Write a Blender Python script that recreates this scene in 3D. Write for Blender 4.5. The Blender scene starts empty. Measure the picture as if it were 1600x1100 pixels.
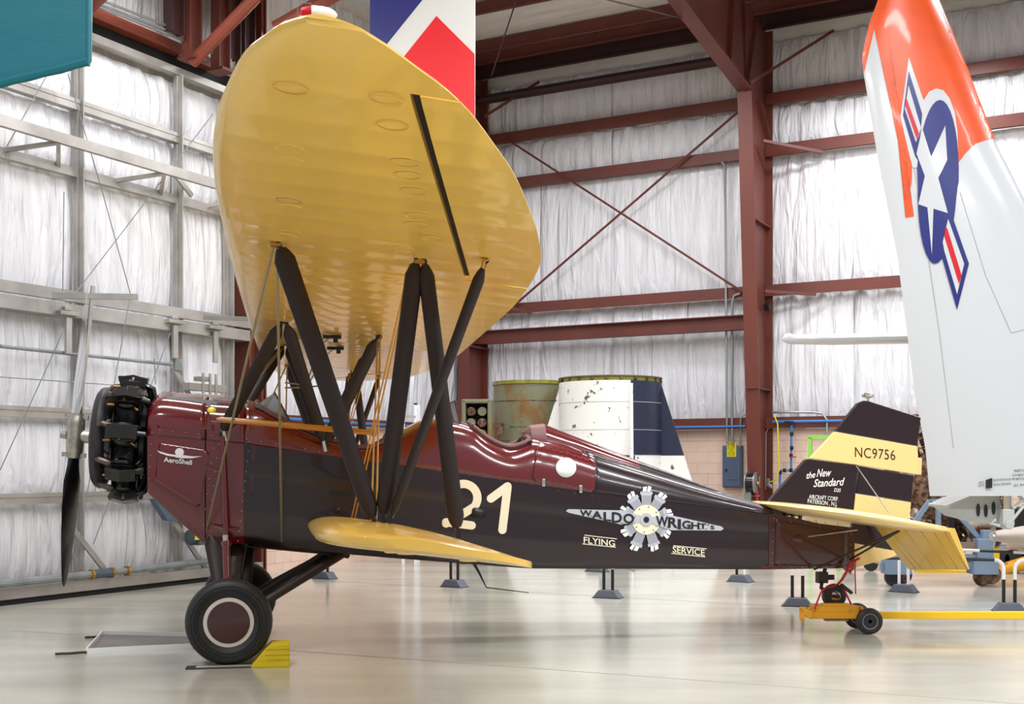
import bpy, bmesh, math, random
from mathutils import Vector, Matrix
random.seed(7)
S = bpy.context.scene
# ---------------------------------------------------------------- camera, world, lights
FPX, HZ, HC = 1900.0, 730.0, 1.632
cam = bpy.data.cameras.new('camera'); camo = bpy.data.objects.new('camera', cam)
S.collection.objects.link(camo); S.camera = camo
camo.location = (0, 0, HC); camo.rotation_euler = (math.radians(90), 0, 0)
cam.sensor_width = 36; cam.lens = 36*FPX/1600
cam.shift_y = (HZ-550)/1600; cam.clip_end = 200
w = bpy.data.worlds.new('world'); S.world = w; w.use_nodes = True
w.node_tree.nodes['Background'].inputs[0].default_value = (.95, .97, 1, 1)
w.node_tree.nodes['Background'].inputs[1].default_value = 0.40
S.view_settings.view_transform = 'Standard'; S.view_settings.look = 'None'
S.view_settings.exposure = 0.42; S.view_settings.gamma = 1.0
S.view_settings.use_curve_mapping = False
COL = S.collection
def lamp(x, y, z, e, sx, sy, rot=(0, 0, 0), col=(1, .98, .95)):
    l = bpy.data.lights.new('ceiling_lamp', 'AREA'); l.shape = 'RECTANGLE'
    l.size = sx; l.size_y = sy; l.energy = e; l.color = col
    o = bpy.data.objects.new('ceiling_lamp', l); COL.objects.link(o)
    o.location = (x, y, z); o.rotation_euler = rot
for x in (-3.6, 1.2, 6, 11):
    for y in (2.5, 8.5, 14.5, 19):
        lamp(x, y, 8.3, {2.5: 250, 8.5: 225, 14.5: 175, 19: 150}[y]*(.8 if x > 10 else .75 if x < -3 else 1), 2.6, .5, col=(.97, .985, 1))

# ---------------------------------------------------------------- materials
def lin(h):
    h = h.lstrip('#'); r = []
    for i in (0, 2, 4):
        v = int(h[i:i+2], 16)/255
        r.append(v/12.92 if v <= .04045 else ((v+.055)/1.055)**2.4)
    return (*r, 1)
MATS = {}
def mat(name, col, rough=.5, metal=0, coat=0, bump=0, bscale=(20, 20, 20), var=0, vscale=(3, 3, 3), col2=None, vdetail=4,
        thr=None, spec=.5, bdist=.02, rvar=0):
    if name in MATS: return MATS[name]
    m = bpy.data.materials.new(name); m.use_nodes = True; nt = m.node_tree; N = nt.nodes; Lk = nt.links
    b = N['Principled BSDF']
    b.inputs['Base Color'].default_value = lin(col); b.inputs['Roughness'].default_value = rough
    b.inputs['Metallic'].default_value = metal; b.inputs['Coat Weight'].default_value = coat
    b.inputs['Coat Roughness'].default_value = .06; b.inputs['Specular IOR Level'].default_value = spec
    tc = N.new('ShaderNodeTexCoord')
    def noise(sc, det=4):
        mp = N.new('ShaderNodeMapping'); mp.inputs['Scale'].default_value = sc
        Lk.new(tc.outputs['Object'], mp.inputs['Vector'])
        n = N.new('ShaderNodeTexNoise'); n.inputs['Scale'].default_value = 1; n.inputs['Detail'].default_value = det
        if 'vinyl' in name: n.inputs['Distortion'].default_value = .9
        Lk.new(mp.outputs[0], n.inputs['Vector']); return n
    if var or col2:
        n = noise(vscale, vdetail); cr = N.new('ShaderNodeValToRGB')
        Lk.new(n.outputs['Fac'], cr.inputs[0])
        c1 = lin(col)
        c2 = lin(col2) if col2 else tuple(min(1, x*(1-var)) for x in c1[:3])+(1,)
        cr.color_ramp.elements[0].color = c2; cr.color_ramp.elements[1].color = c1
        if thr: cr.color_ramp.elements[0].position, cr.color_ramp.elements[1].position = thr
        else: cr.color_ramp.elements[0].position, cr.color_ramp.elements[1].position = .35, .65
        Lk.new(cr.outputs[0], b.inputs['Base Color'])
    if rvar:
        n = noise(vscale, 5); mr = N.new('ShaderNodeMapRange'); Lk.new(n.outputs['Fac'], mr.inputs[0])
        mr.inputs[3].default_value = rough-rvar; mr.inputs[4].default_value = rough+rvar
        Lk.new(mr.outputs[0], b.inputs['Roughness'])
    if bump:
        n = noise(bscale, 6); bp = N.new('ShaderNodeBump'); bp.inputs['Strength'].default_value = bump
        bp.inputs['Distance'].default_value = bdist
        Lk.new(n.outputs['Fac'], bp.inputs['Height']); Lk.new(bp.outputs[0], b.inputs['Normal'])
    MATS[name] = m; return m
M = dict(
 floor=mat('polished_concrete', '#c3c1b6', .17, bump=.05, bscale=(.6, 5, 1), var=.2, vscale=(.5, 1.6, 1), vdetail=8, coat=0, rvar=.06, spec=.55),
 joint=mat('floor_joint', '#8f8b83', .5),
 vinyl=mat('white_vinyl', '#f0f0f6', .3, bump=1.0, bscale=(7, 7, .8), bdist=.1, var=.12, vscale=(5, 5, .6)),
 rimw=mat('rim_paint', '#efe9e2', .4),
 vinyl2=mat('roof_vinyl', '#ece6e0', .45, bump=.5, bscale=(1.2, 12, 4), bdist=.04, var=.12, vscale=(1, 5, 1)),
 alu=mat('galvanised', '#b9b5b0', .42, metal=.55, var=.3, vscale=(2, 2, 2), bump=.1),
 steel=mat('red_oxide_steel', '#6b3329', .5, var=.18, vscale=(1.5, 1.5, .7), bump=.04),
 steeld=mat('dark_oxide_steel', '#3a1b1a', .55, var=.25, vscale=(1, 1, 1)),
 steelb=mat('bright_oxide_steel', '#8a4334', .5, var=.12),
 black=mat('black_gap', '#0b0a0a', .8),
 block=mat('painted_block', '#efd1bf', .55, bump=.12, bscale=(40, 40, 40), bdist=.004, var=.06, vscale=(4, 4, 4)),
 mortar=mat('mortar', '#ddbfae', .7),
 pipe=mat('grey_conduit', '#a3a8aa', .35, metal=.7),
 dpipe=mat('grey_painted_pipe', '#8b9193', .5, var=.3, vscale=(4, 4, 4)),
 blue=mat('blue_pipe', '#2a79c4', .4), blk=mat('black_plastic', '#161616', .4), blkg=mat('gloss_black', '#050609', .28, coat=.3),
 rubber=mat('tyre_rubber', '#26272b', .5, bump=.1, bscale=(30, 30, 30), var=.25, vscale=(2, 2, 2)),
 yel=mat('wing_yellow', '#efc35c', .27, coat=.4, var=.05, vscale=(1, 1, 1)),
 cream=mat('cream_dope', '#f0cf8b', .3, coat=.4), ivory=mat('ivory_paint', '#f2e7cb', .45),
 mar=mat('maroon_fabric', '#1f0811', .24, coat=.35, var=.15, vscale=(.8, 2, 2)),
 red=mat('deep_red_enamel', '#620c14', .18, coat=.8, var=.1, vscale=(1, 1, 3)),
 redd=mat('dark_red_enamel', '#400d10', .24, coat=.5, var=.15),
 strut=mat('strut_brown', '#22100f', .5, coat=0, var=.15, vscale=(3, 3, 3)),
 trim=mat('padded_leather', '#6e4644', .5, bump=.2),
 dark=mat('cockpit_dark', '#181012', .8),
 white=mat('white_paint', '#eceef0', .4), silver=mat('polished_metal', '#d7d8da', .12, metal=1),
 chrome=mat('chrome', '#c9c9c6', .2, metal=1), hub=mat('hub_metal', '#c3beb2', .35, metal=.8, var=.4, vscale=(12, 12, 12)),
 exh=mat('exhaust_grey', '#3c3a3f', .5, metal=.4, var=.35, vscale=(6, 6, 6)), exh2=mat('exhaust_brown', '#7d6f66', .4, metal=.6, var=.5, vscale=(20, 20, 20)),
 brass=mat('brass', '#b98a3c', .35, metal=.8), wire=mat('wire_tan', '#9a8c6c', .4, metal=.5), wireg=mat('wire_gold', '#c99a45', .4, metal=.4),
 wood=mat('varnished_wood', '#c27a22', .3, coat=.6, var=.35, vscale=(2, 60, 60)),
 glass=mat('perspex', '#cfd6dc', .1),
 chock=mat('chock_yellow', '#f0d414', .5, var=.12, vscale=(4, 4, 30), bump=.1), dolly=mat('dolly_yellow', '#e2a012', .45, var=.2, vscale=(8, 8, 8), col2='#a8670f', thr=(.3, .42)),
 bar=mat('bar_yellow', '#f2c012', .4), slate=mat('slate_grey', '#5d6270', .5), wht=mat('white_tube', '#e8e8ea', .35),
 panelg=mat('panel_blue_grey', '#54637c', .4), sign=mat('sign_yellow', '#f3e500', .45), ink=mat('black_ink', '#1a1414', .5),
 redp=mat('red_plastic', '#c3201a', .35), yhose=mat('yellow_hose', '#e4cf2c', .5), green=mat('lime_frame', '#8fcf52', .45),
 teal=mat('teal_fabric', '#00697a', .55, coat=0, bump=.25, bscale=(2, 2, 6), bdist=.03),
 navy=mat('navy_paint', '#232a44', .4, var=.12), royal=mat('royal_blue', '#26287e', .35), sred=mat('signal_red', '#f00b1c', .35), insred=mat('insignia_red', '#c40a1e', .3),
 insblue=mat('insignia_blue', '#1c2470', .3), orange=mat('bright_orange', '#e85000', .33, coat=.15, var=.2, vscale=(.6, .6, 2)), jetw=mat('jet_white', '#c6c9ce', .2, coat=.5),
 jetg=mat('jet_grey', '#b9bcbb', .45, var=.12), hull=mat('hull_pinkish', '#c7b7ac', .45, var=.2), primer=mat('olive_primer', '#8c8a2e', .5, var=.3, vscale=(8, 8, 8)),
 chip=mat('chipped_white', '#f3f2ee', .45, col2='#5e5a4e', vscale=(9, 9, 7), vdetail=9, thr=(.33, .36)),
 olive=mat('rusty_olive', '#76765c', .6, col2='#7d5a2c', vscale=(4, 4, 2), vdetail=9, thr=(.36, .5), bump=.2),
 rust=mat('rusty_metal', '#8a6a52', .6, metal=.3, col2='#3c2115', vscale=(14, 14, 14), vdetail=6, bump=.5, thr=(.4, .62)),
 rustl=mat('pale_corroded', '#a89c8c', .5, metal=.4, col2='#6e3b1e', vscale=(12, 12, 12), thr=(.42, .6)),
 stand=mat('blue_grey_stand', '#7f93ac', .45, var=.15), woodp=mat('weathered_wood', '#8f7669', .7, var=.25, vscale=(2, 20, 20)),
 strap=mat('red_strap', '#c01219', .5), tray=mat('galvanised_tray', '#8d877f', .35, metal=.6, var=.3), rope=mat('brown_rope', '#4a3a33', .8),
 decal=mat('decal_grey', '#b9bcc6', .45), decal2=mat('decal_mid_grey', '#8d8d96', .45), tape=mat('black_tape', '#2c2e32', .6), tapec=mat('clear_strip', '#b5b3a9', .3),
 grid=mat('walkway_grey', '#56585c', .7, bump=.3, bscale=(60, 60, 60)), motor=mat('motor_blue', '#4a5a66', .45), lime=mat('filler_yellow', '#e6d600', .4),
)
gm = M['glass']; gb = gm.node_tree.nodes['Principled BSDF']
gb.inputs['Transmission Weight'].default_value = .85; gb.inputs['Roughness'].default_value = .05

# ---------------------------------------------------------------- mesh builder
class MB:
    def __init__(s): s.v = []; s.f = []; s.mi = []; s.cur = 0
    def add(s, vs, fs):
        o = len(s.v); s.v += [tuple(v) for v in vs]
        for f in fs: s.f.append([i+o for i in f]); s.mi.append(s.cur)
        return s
    def box(s, c, d, R=None):
        c = Vector(c); h = Vector(d)/2; vs = []
        for x in (-1, 1):
            for y in (-1, 1):
                for z in (-1, 1):
                    p = Vector((x*h.x, y*h.y, z*h.z)); vs.append(c+(R @ p if R else p))
        return s.add(vs, [(0, 1, 3, 2), (4, 6, 7, 5), (0, 4, 5, 1), (2, 3, 7, 6), (0, 2, 6, 4), (1, 5, 7, 3)])
    def beam(s, a, b, w_, h_, up=(0, 0, 1)):
        a = Vector(a); b = Vector(b); d = (b-a); L = d.length; d.normalize(); up = Vector(up)
        x = d.cross(up)
        if x.length < 1e-4: x = d.cross(Vector((1, 0, 0)))
        x.normalize(); y = x.cross(d).normalized()
        vs = [p+x*(sx*w_/2)+y*(sy*h_/2) for p in (a, b) for sx, sy in ((-1, -1), (1, -1), (1, 1), (-1, 1))]
        return s.add(vs, [(0, 1, 2, 3), (7, 6, 5, 4), (0, 4, 5, 1), (1, 5, 6, 2), (2, 6, 7, 3), (3, 7, 4, 0)])
    def ibeam(s, a, b, w_, h_, t=.02, up=(0, 0, 1)):
        a = Vector(a); b = Vector(b); d = (b-a).normalized(); up = Vector(up)
        x = d.cross(up).normalized(); y = x.cross(d).normalized()
        for k in (-1, 1): s.beam(a+y*k*(h_/2-t/2), b+y*k*(h_/2-t/2), w_, t, up)
        return s.beam(a, b, t, h_-2*t, up)
    def tube(s, pts, r, n=8, cap=True, sc=None):
        pts = [Vector(p) for p in pts]; rings = []; ref = None
        for i, p in enumerate(pts):
            d = (pts[min(i+1, len(pts)-1)]-pts[max(i-1, 0)]).normalized()
            if ref is None:
                ref = d.cross(Vector((0, 0, 1)))
                if ref.length < .05: ref = d.cross(Vector((0, 1, 0)))
            ref = (ref-d*ref.dot(d)).normalized(); y = d.cross(ref)
            rr = r[i] if isinstance(r, (list, tuple)) else r
            rings.append([p+ref*math.cos(2*math.pi*k/n)*rr+y*math.sin(2*math.pi*k/n)*rr for k in range(n)])
        return s.rings(rings, cap)
    def rings(s, rings, cap=True, close=True):
        n = len(rings[0]); vs = [p for r in rings for p in r]; fs = []
        for i in range(len(rings)-1):
            for k in range(n if close else n-1):
                k2 = (k+1) % n; fs.append((i*n+k, i*n+k2, (i+1)*n+k2, (i+1)*n+k))
        if cap: fs += [tuple(range(n-1, -1, -1)), tuple(range((len(rings)-1)*n, len(rings)*n))]
        return s.add(vs, fs)
    def lathe(s, prof, c=(0, 0, 0), axis=(0, 0, 1), n=24, cap=True):
        c = Vector(c); a = Vector(axis).normalized(); x = a.cross(Vector((0, 0, 1)))
        if x.length < .05: x = Vector((1, 0, 0))
        x.normalize(); y = a.cross(x)
        return s.rings([[c+a*h+(x*math.cos(2*math.pi*k/n)+y*math.sin(2*math.pi*k/n))*r for k in range(n)] for r, h in prof], cap)
    def prism(s, poly, off):
        n = len(poly); off = Vector(off); a = [Vector(p) for p in poly]
        return s.add(a+[p+off for p in a], [tuple(range(n-1, -1, -1)), tuple(range(n, 2*n))]+[(i, (i+1) % n, n+(i+1) % n, n+i) for i in range(n)])
    def obj(s, name, m, parent=None, smooth=False, label=None, kind=None, bevel=0, solid=0, autos=35, shift=(0, 0, 0)):
        me = bpy.data.meshes.new(name)
        sh = Vector(shift); me.from_pydata([tuple(Vector(v)-sh) for v in s.v], [], s.f)
        for mm in (m if isinstance(m, (list, tuple)) else [m]): me.materials.append(mm)
        for p, k in zip(me.polygons, s.mi): p.material_index = k
        bm = bmesh.new(); bm.from_mesh(me); bmesh.ops.recalc_face_normals(bm, faces=bm.faces[:])
        if smooth:
            for f in bm.faces: f.smooth = True
            lim = math.radians(autos)
            for e in bm.edges:
                if len(e.link_faces) == 2 and e.calc_face_angle(0) > lim: e.smooth = False
        bm.to_mesh(me); bm.free()
        o = bpy.data.objects.new(name, me); COL.objects.link(o); o.parent = parent; o.location = sh
        if label: o['label'] = label
        if kind: o['kind'] = kind
        if bevel:
            b = o.modifiers.new('bevel', 'BEVEL'); b.width = bevel; b.segments = 2; b.limit_method = 'ANGLE'
        return o
def empty(name, loc=(0, 0, 0), rz=0, label=None, cat=None, group=None, kind=None):
    o = bpy.data.objects.new(name, None); COL.objects.link(o); o.location = loc; o.rotation_euler = (0, 0, rz)
    o.empty_display_size = .1
    if label: o['label'] = label
    if cat: o['category'] = cat
    if group: o['group'] = group
    if kind: o['kind'] = kind
    return o
def tag(o, label, cat, group=None):
    o['label'] = label; o['category'] = cat
    if group: o['group'] = group
    return o
def interp(tab, x):
    if x <= tab[0][0]: return tab[0][1]
    for (a, b), (c, d) in zip(tab, tab[1:]):
        if x <= c: return b+(d-b)*(x-a)/(c-a)
    return tab[-1][1]
def smooth_tab(tab, x):     # catmull-ish
    n = len(tab)
    if x <= tab[0][0]: return tab[0][1]
    if x >= tab[-1][0]: return tab[-1][1]
    for i in range(n-1):
        if x <= tab[i+1][0]:
            x0, y0 = tab[i]; x1, y1 = tab[i+1]; h = x1-x0; t = (x-x0)/h
            m0 = (y1-tab[i-1][1])/(x1-tab[i-1][0]) if i else (y1-y0)/h
            m1 = (tab[i+2][1]-y0)/(tab[i+2][0]-x0) if i < n-2 else (y1-y0)/h
            return (2*t**3-3*t*t+1)*y0+(t**3-2*t*t+t)*h*m0+(-2*t**3+3*t*t)*y1+(t**3-t*t)*h*m1
def W(px, py, Y):          # point of the scene at depth Y seen at a photo pixel
    return Vector(((px-800)/FPX*Y, Y, HC+(HZ-py)/FPX*Y))
def text_mesh(txt, shear=0, bold=0, space=1.0, font_size=1.0):
    cu = bpy.data.curves.new('t', 'FONT'); cu.body = txt; cu.size = font_size; cu.shear = shear; cu.offset = bold
    cu.space_character = space; cu.fill_mode = 'FRONT'; cu.resolution_u = 3
    o = bpy.data.objects.new('t', cu); COL.objects.link(o)
    dg = bpy.context.evaluated_depsgraph_get(); me = bpy.data.meshes.new_from_object(o.evaluated_get(dg))
    vs = [tuple(v.co) for v in me.vertices]; fs = [tuple(p.vertices) for p in me.polygons]
    bpy.data.objects.remove(o); bpy.data.curves.remove(cu); bpy.data.meshes.remove(me)
    return vs, fs
def text_px(mb, txt, x0, y0, x1, y1, h0, h1=None, mapf=None, **kw):
    """text whose baseline runs from pixel (x0,y0) to (x1,y1), cap height h0 at the left and h1 at the right"""
    vs, fs = text_mesh(txt, **kw); h1 = h0 if h1 is None else h1
    if not vs: return
    a = min(v[0] for v in vs); b = max(v[0] for v in vs); cap = .7
    out = []
    for x, y, z in vs:
        t = (x-a)/(b-a); h = h0+(h1-h0)*t
        out.append(mapf(x0+(x1-x0)*t, y0+(y1-y0)*t-h*y/cap))
    mb.add(out, fs)

# ---------------------------------------------------------------- hangar frame
HA = math.atan2(-.476, .879)
HCX, HCY = -.783, 24.71
ca, sa = math.cos(HA), math.sin(HA)
def hloc(x, y):           # world to hangar local
    dx, dy = x-HCX, y-HCY
    return dx*ca+dy*sa, -dx*sa+dy*ca
def BK(px, py, b=0):       # on plane y=-b
    k = (px-800)/FPX
    # world (kY,Y): local y = -(kY-HCX)*sa+(Y-HCY)*ca = -b
    Y = (-b-HCX*sa+HCY*ca)/(-k*sa+ca)
    x, y = hloc(k*Y, Y); return Vector((x, -b, HC+(HZ-py)/FPX*Y))
def LF(px, py, a=0):       # on plane x=a
    k = (px-800)/FPX
    Y = (a+HCX*ca+HCY*sa)/(k*ca+sa)
    x, y = hloc(k*Y, Y); return Vector((a, y, HC+(HZ-py)/FPX*Y))
def HE(name, **kw): return empty(name, (HCX, HCY, 0), HA, **kw)

def cushion(mb, origin, ux, uz, nrm, L, H, seed, amp=.035, dens=9):
    """quilted vinyl sheet between girts with real vertical folds"""
    rnd = random.Random(seed); nx = max(6, int(L*dens*3)); nz = 10
    ph = [(rnd.uniform(2, 9), rnd.uniform(0, 6.3), rnd.uniform(.3, 1), rnd.uniform(-.8, .8)) for _ in range(8)]
    vs = []
    for j in range(nz+1):
        v = j/nz; puff = (math.sin(math.pi*v))**.5*.05
        for i in range(nx+1):
            x = L*i/nx
            d = sum((1-2*abs(math.sin(x*f*1.3+p+sk*v*2.4+.5*math.sin(x*1.7+p)))**.6)*a_ for f, p, a_, sk in ph)/3
            d = d*amp*(.35+1.0*(abs(v-.5)*2)**2)+rnd.uniform(-.004, .004)
            edge = min(1, min(i, nx-i)/2)
            vs.append(Vector(origin)+Vector(ux)*x+Vector(uz)*(H*v)+Vector(nrm)*(puff*edge+d))
    fs = [(j*(nx+1)+i, j*(nx+1)+i+1, (j+1)*(nx+1)+i+1, (j+1)*(nx+1)+i) for j in range(nz) for i in range(nx)]
    mb.add(vs, fs)
# ================================================================ SETTING
# floor
fl = MB(); fl.box((6, 8, -.1), (70, 60, .2)); fo = fl.obj('floor', M['floor'], kind='structure')
def joint(pts):
    m = MB(); a, b = [Vector((*((px-800)/FPX*(HC*FPX/(py-HZ)),), HC*FPX/(py-HZ), 0.0006)) for px, py in pts]
    m.beam(a, b, .012, .001); m.obj('floor_joint', M['joint'], fo)
joint([(20, 985), (1600, 1100)]); joint([(480, 906), (1590, 968)]); joint([(560, 905), (1150, 905)])
# ---- back wall
wb = HE('wall_back', kind='structure')
A1 = 6.1; bays = [(0.0, A1), (A1, 12.2), (12.2, 18.3)]
girts = [2.40, 4.75, 7.23, 8.15, 9.3]
m = MB(); m.box((9, .12, 4.9), (18.6, .05, 9.8)); m.obj('sheeting', M['vinyl2'], wb)
for bi, (a0, a1) in enumerate(bays):
    for gi in range(4):
        z0, z1 = girts[gi]+.06, girts[gi+1]-.06
        nsub = 4
        for k in range(nsub):
            x0 = a0+(a1-a0)*k/nsub; L = (a1-a0)/nsub
            m = MB(); cushion(m, (x0, -.0, z0), (1, 0, 0), (0, 0, 1), (0, -1, 0), L, z1-z0, bi*50+gi*9+k, amp=.045 if gi != 1 else .03)
            m.obj('insulation_panel', M['vinyl'], wb, smooth=True, autos=80)
    for g in girts[:4]:
        m = MB(); m.beam((a0+.02, -.13, g), (a1-.02, -.13, g), .16, .12); m.beam((a0+.02, -.2, g+.09), (a1-.02, -.2, g+.09), .02, .06)
        m.beam((a0+.02, -.2, g-.07), (a1-.02, -.2, g-.07), .02, .02)
        m.obj('girt', M['steel'], wb)
m = MB(); m.ibeam((.3, -.42, 4.2), (A1-.05, -.42, 4.2), .2, .26); m.obj('wind_beam', M['steel'], wb)
m = MB(); m.tube([(.2, -.55, 8.87), (A1-.2, -.55, 8.87)], .09, 10); m.obj('strut_pipe', M['steeld'], wb, smooth=True)
# cross rods
for p, q, r in (((785, 213), (1160, 456), .022), ((1152, 176), (800, 480), .022)):
    m = MB(); m.tube([BK(*p, .3), BK(*q, .3)], r, 6); m.obj('brace_rod', M['steel'], wb)
for p, b0, q, b1 in (((1192, 220), .8, (1286, 238), .2), ((1195, 455), .6, (1275, 460), .2), ((1172, 130), 1.3, (1302, 48), .2), ((790, 480), .7, (830, 488), .2), ((757, 182), 1.0, (842, 128), .2)):
    m = MB(); m.beam(BK(*p, b0), BK(*q, b1), .05, .05); m.obj('flange_brace', M['steel'], wb)
# block wall pieces
bh, bw = .2, .4
def blocks(parent, axis, x0, x1, vis):
    me = MB(); me.box((0, 0, 0), (bw-.007, .05, bh-.007) if axis == 0 else (.05, bw-.007, bh-.007))
    proto = me.obj('block', M['block'], parent, bevel=.004); first = True; rest = MB(); n = 0
    for r in range(12):
        z = r*bh+bh/2-.09; i = 0; x = x0+(bw/2 if r % 2 else 0)
        while x+bw/2 < x1:
            pos = (x+bw/2, -.03+random.uniform(-.002, .002), z) if axis == 0 else (.03, -(x+bw/2), z)
            if vis(x+bw/2, z) and n < 290:
                if first: o = proto; first = False
                else: o = proto.copy(); COL.objects.link(o)
                o.location = pos; n += 1
            else: rest.box(pos, (bw-.007, .05, bh-.007) if axis == 0 else (.05, bw-.007, bh-.007))
            x += bw
    rest.obj('block', M['block'], parent, kind='stuff')
blocks(wb, 0, 0, 18.2, lambda x, z: 4.3 < x < 9 and z > 1.1)
m = MB(); m.box((9.1, -.018, 1.16), (18.2, .06, 2.3)); m.obj('mortar_bed', M['mortar'], wb)
# rigid frames
def frame(parent, a, corner=False):
    col = MB(); t = .02; fw = .25
    zk = 8.0; b0, b1 = .62, 1.32
    col.beam((a, -.1, 0), (a, -.1, 9.4), fw, t*1.5, (0, 1, 0))
    col.prism([(a-t/2, -.1, 0), (a-t/2, -b0, 0), (a-t/2, -b1, zk), (a-t/2, -1.6, 9.5), (a-t/2, -.1, 9.4)], (t, 0, 0))
    col.prism([(a-fw/2, -b0, 0), (a+fw/2, -b0, 0), (a+fw/2, -b1, zk), (a-fw/2, -b1, zk)], (0, -.025, 0))
    col.beam((a, -.7, zk), (a, -.15, zk-.55), fw*.9, t)
    for z in (5.9, 3.0) if not corner else (2.9, 3.7, 5.0, 6.2):
        col.beam((a, -.12, z), (a, -.9-.05*z*.3, z), fw*.8, t)
    col.obj('column', M['steel'], parent, bevel=.003)
    rf = MB(); rise = .135
    def zb(b): return zk+.03+(b-b1)*rise if b < 6 else zk+.03+(6-b1)*rise+(b-6)*.083
    bs = [b1, 3, 4.5, 6, 10, 16, 24]
    for p, q in zip(bs, bs[1:]):
        rf.prism([(a-t/2, -p, zb(p)), (a-t/2, -q, zb(q)), (a-t/2, -q, 9.55+.083*q), (a-t/2, -p, 9.55+.083*p)], (t, 0, 0))
        rf.beam((a, -p, zb(p)), (a, -q, zb(q)), fw, .03)
    rf.beam((a, -.8, 9.4), (a, -1.33, 8.1), fw*.6, .03); rf.beam((a, -2.3, 8.2), (a, -2.1, 9.5), fw*.7, .02)
    rf.obj('rafter', M['steel'], parent)
frame(wb, A1); frame(wb, 12.2)
cc = MB()   # corner column seen on its web
cc.beam((.28, -.85, 0), (.28, -.85, 9.4), .24, .03, (0, 1, 0)); cc.beam((.28, -.12, 0), (.28, -.12, 9.4), .24, .03, (0, 1, 0)); cc.box((.28, -.48, 4.7), (.02, .72, 9.4))
for z in (2.9, 4.0, 5.2, 6.4, 7.6): cc.box((.36, -.48, z), (.16, .72, .03))
cc.beam((.1, -.3, 0), (.1, -.3, 9.4), .1, .1, (0, 1, 0))
cc.obj('column', M['steel'], wb)
# ---- ceiling
ce = HE('ceiling', kind='structure')
m = MB(); n = 60
for k in range(n):
    b = 24*k/n; m.box((9, -(b+.2), 9.8+.083*b), (19, .42, .05))
m = MB(); zr = lambda b: 9.72+.083*b
m.add([(-1.2, .2, zr(0)), (18.5, .2, zr(0)), (18.5, -25, zr(25)), (-1.2, -25, zr(25))], [(0, 1, 2, 3)])
m.add([(-1.2, .2, zr(0)+.1), (18.5, .2, zr(0)+.1), (18.5, -25, zr(25)+.1), (-1.2, -25, zr(25)+.1)], [(0, 1, 2, 3)]); m.obj('roof_insulation', M['vinyl2'], ce)
for b, h in [(.28, .34), (.62, .2), (1.15, .22), (2.6, .22), (4.1, .22), (5.6, .22), (7.1, .22), (8.6, .22), (10.1, .22), (11.6, .22)]:
    m = MB(); z = zr(b)-h/2-.03; m.beam((-1, -b, z), (18.3, -b, z), .03, h); m.beam((-1, -b-.04, z-h/2), (18.3, -b-.04, z-h/2), .09, .015); m.beam((-1, -b+.04, z+h/2), (18.3, -b+.04, z+h/2), .09, .015)
    m.obj('purlin', M['steeld'] if b < .5 else M['steel'], ce)
for p, q, y0, y1 in (((820, -40), (768, 118), 18, 20.5), ((930, -5), (1072, 30), 15, 18.5)):
    m = MB(); wv = [W(*p, y0), W(*q, y1)]
    m.tube([Vector((*hloc(v.x, v.y), v.z)) for v in wv], .012, 5); m.obj('cable', M['steeld'], ce)
# ---- left wall (hangar door and wall beyond)
wl = HE('wall_left', kind='structure')
m = MB(); m.box((-.15, -9, 4.85), (.1, 19, 9.7)); m.obj('sheeting', M['vinyl2'], wl)
for bi, (b0, b1) in enumerate(((.1, 2.3), (2.3, 4.6), (4.6, 6.85))):
    for z0, z1 in ((2.46, 4.8), (4.86, 7.2), (7.3, 9.5)):
        m = MB(); cushion(m, (-.02, -b0, z0), (0, -1, 0), (0, 0, 1), (1, 0, 0), b1-b0, z1-z0, 300+bi*7+int(z0)); m.obj('insulation_panel', M['vinyl'], wl, smooth=True, autos=80)
for g in (2.40, 4.83, 7.25):
    m = MB(); m.beam((.1, 0, g), (.1, -6.9, g), .14, .12); m.obj('girt', M['steel'], wl)
blocks(wl, 1, .1, 6.8, lambda x, z: True)
m = MB(); m.box((.018, -3.45, 1.16), (.06, 6.8, 2.3)); m.obj('mortar_bed', M['mortar'], wl)
for b_, wd in ((7.02, .3), (6.72, .1)):
    m = MB(); m.ibeam((.15, -b_, 0), (.15, -b_, 9.6), .28 if wd > .2 else .1, wd, .03, (0, 1, 0)); m.obj('column', M['steel'], wl)
# gable above door
for (b0, b1) in ((7.3, 9.3), (9.3, 11.2), (11.2, 13.2), (13.2, 16)):
    m = MB(); cushion(m, (-.02, -b0, 7.56), (0, -1, 0), (0, 0, 1), (1, 0, 0), b1-b0, 2.2+.083*b0, int(b0*10)); m.obj('insulation_panel', M['vinyl'], wl, smooth=True, autos=80)
def LB(px, py, a): v = LF(px, py, a); return v
m = MB(); p = LF(140, 38, .1); q = LF(275, 92, .1); zt = 7.52
m.beam((.12, -16, zt), (.12, q.y, zt), .2, .14); m.beam((.12, LF(300, 100, .12).y, zt-.02), (.12, LF(333, 112, .12).y, zt-.02), .2, .14)
m.obj('header_beam', M['steelb'], wl)
m = MB(); m.box((.0, -11.6, 7.37), (.1, 9.2, .24)); m.obj('door_pocket', M['black'], wl)
for px in (272, 300, 345, 362, 385):
    v = LF(px, 100, .5); m = MB(); m.ibeam((.5, v.y, 7.3 if px in (300, 345) else 7.55), (.5, v.y, 10.2), .16, .24, .02, (0, 1, 0)); m.obj('door_hanger', M['steel'] if px in (300, 345) else M['steeld'], wl)
    if px in (300, 345):
        m = MB(); m.box((.5, v.y, 7.3), (.3, .26, .04)); m.obj('hanger_foot', M['steel'], wl)
m = MB(); m.tube([LF(300, 98, .5), LF(400, -5, 1.6)], .085, 10); m.obj('brace_tube', M['steelb'], wl, smooth=True)
m = MB(); m.tube([LF(430, 45, 1.5), LF(560, -30, 2.6)], .1, 10); m.obj('brace_tube', M['steelb'], wl, smooth=True)
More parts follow.
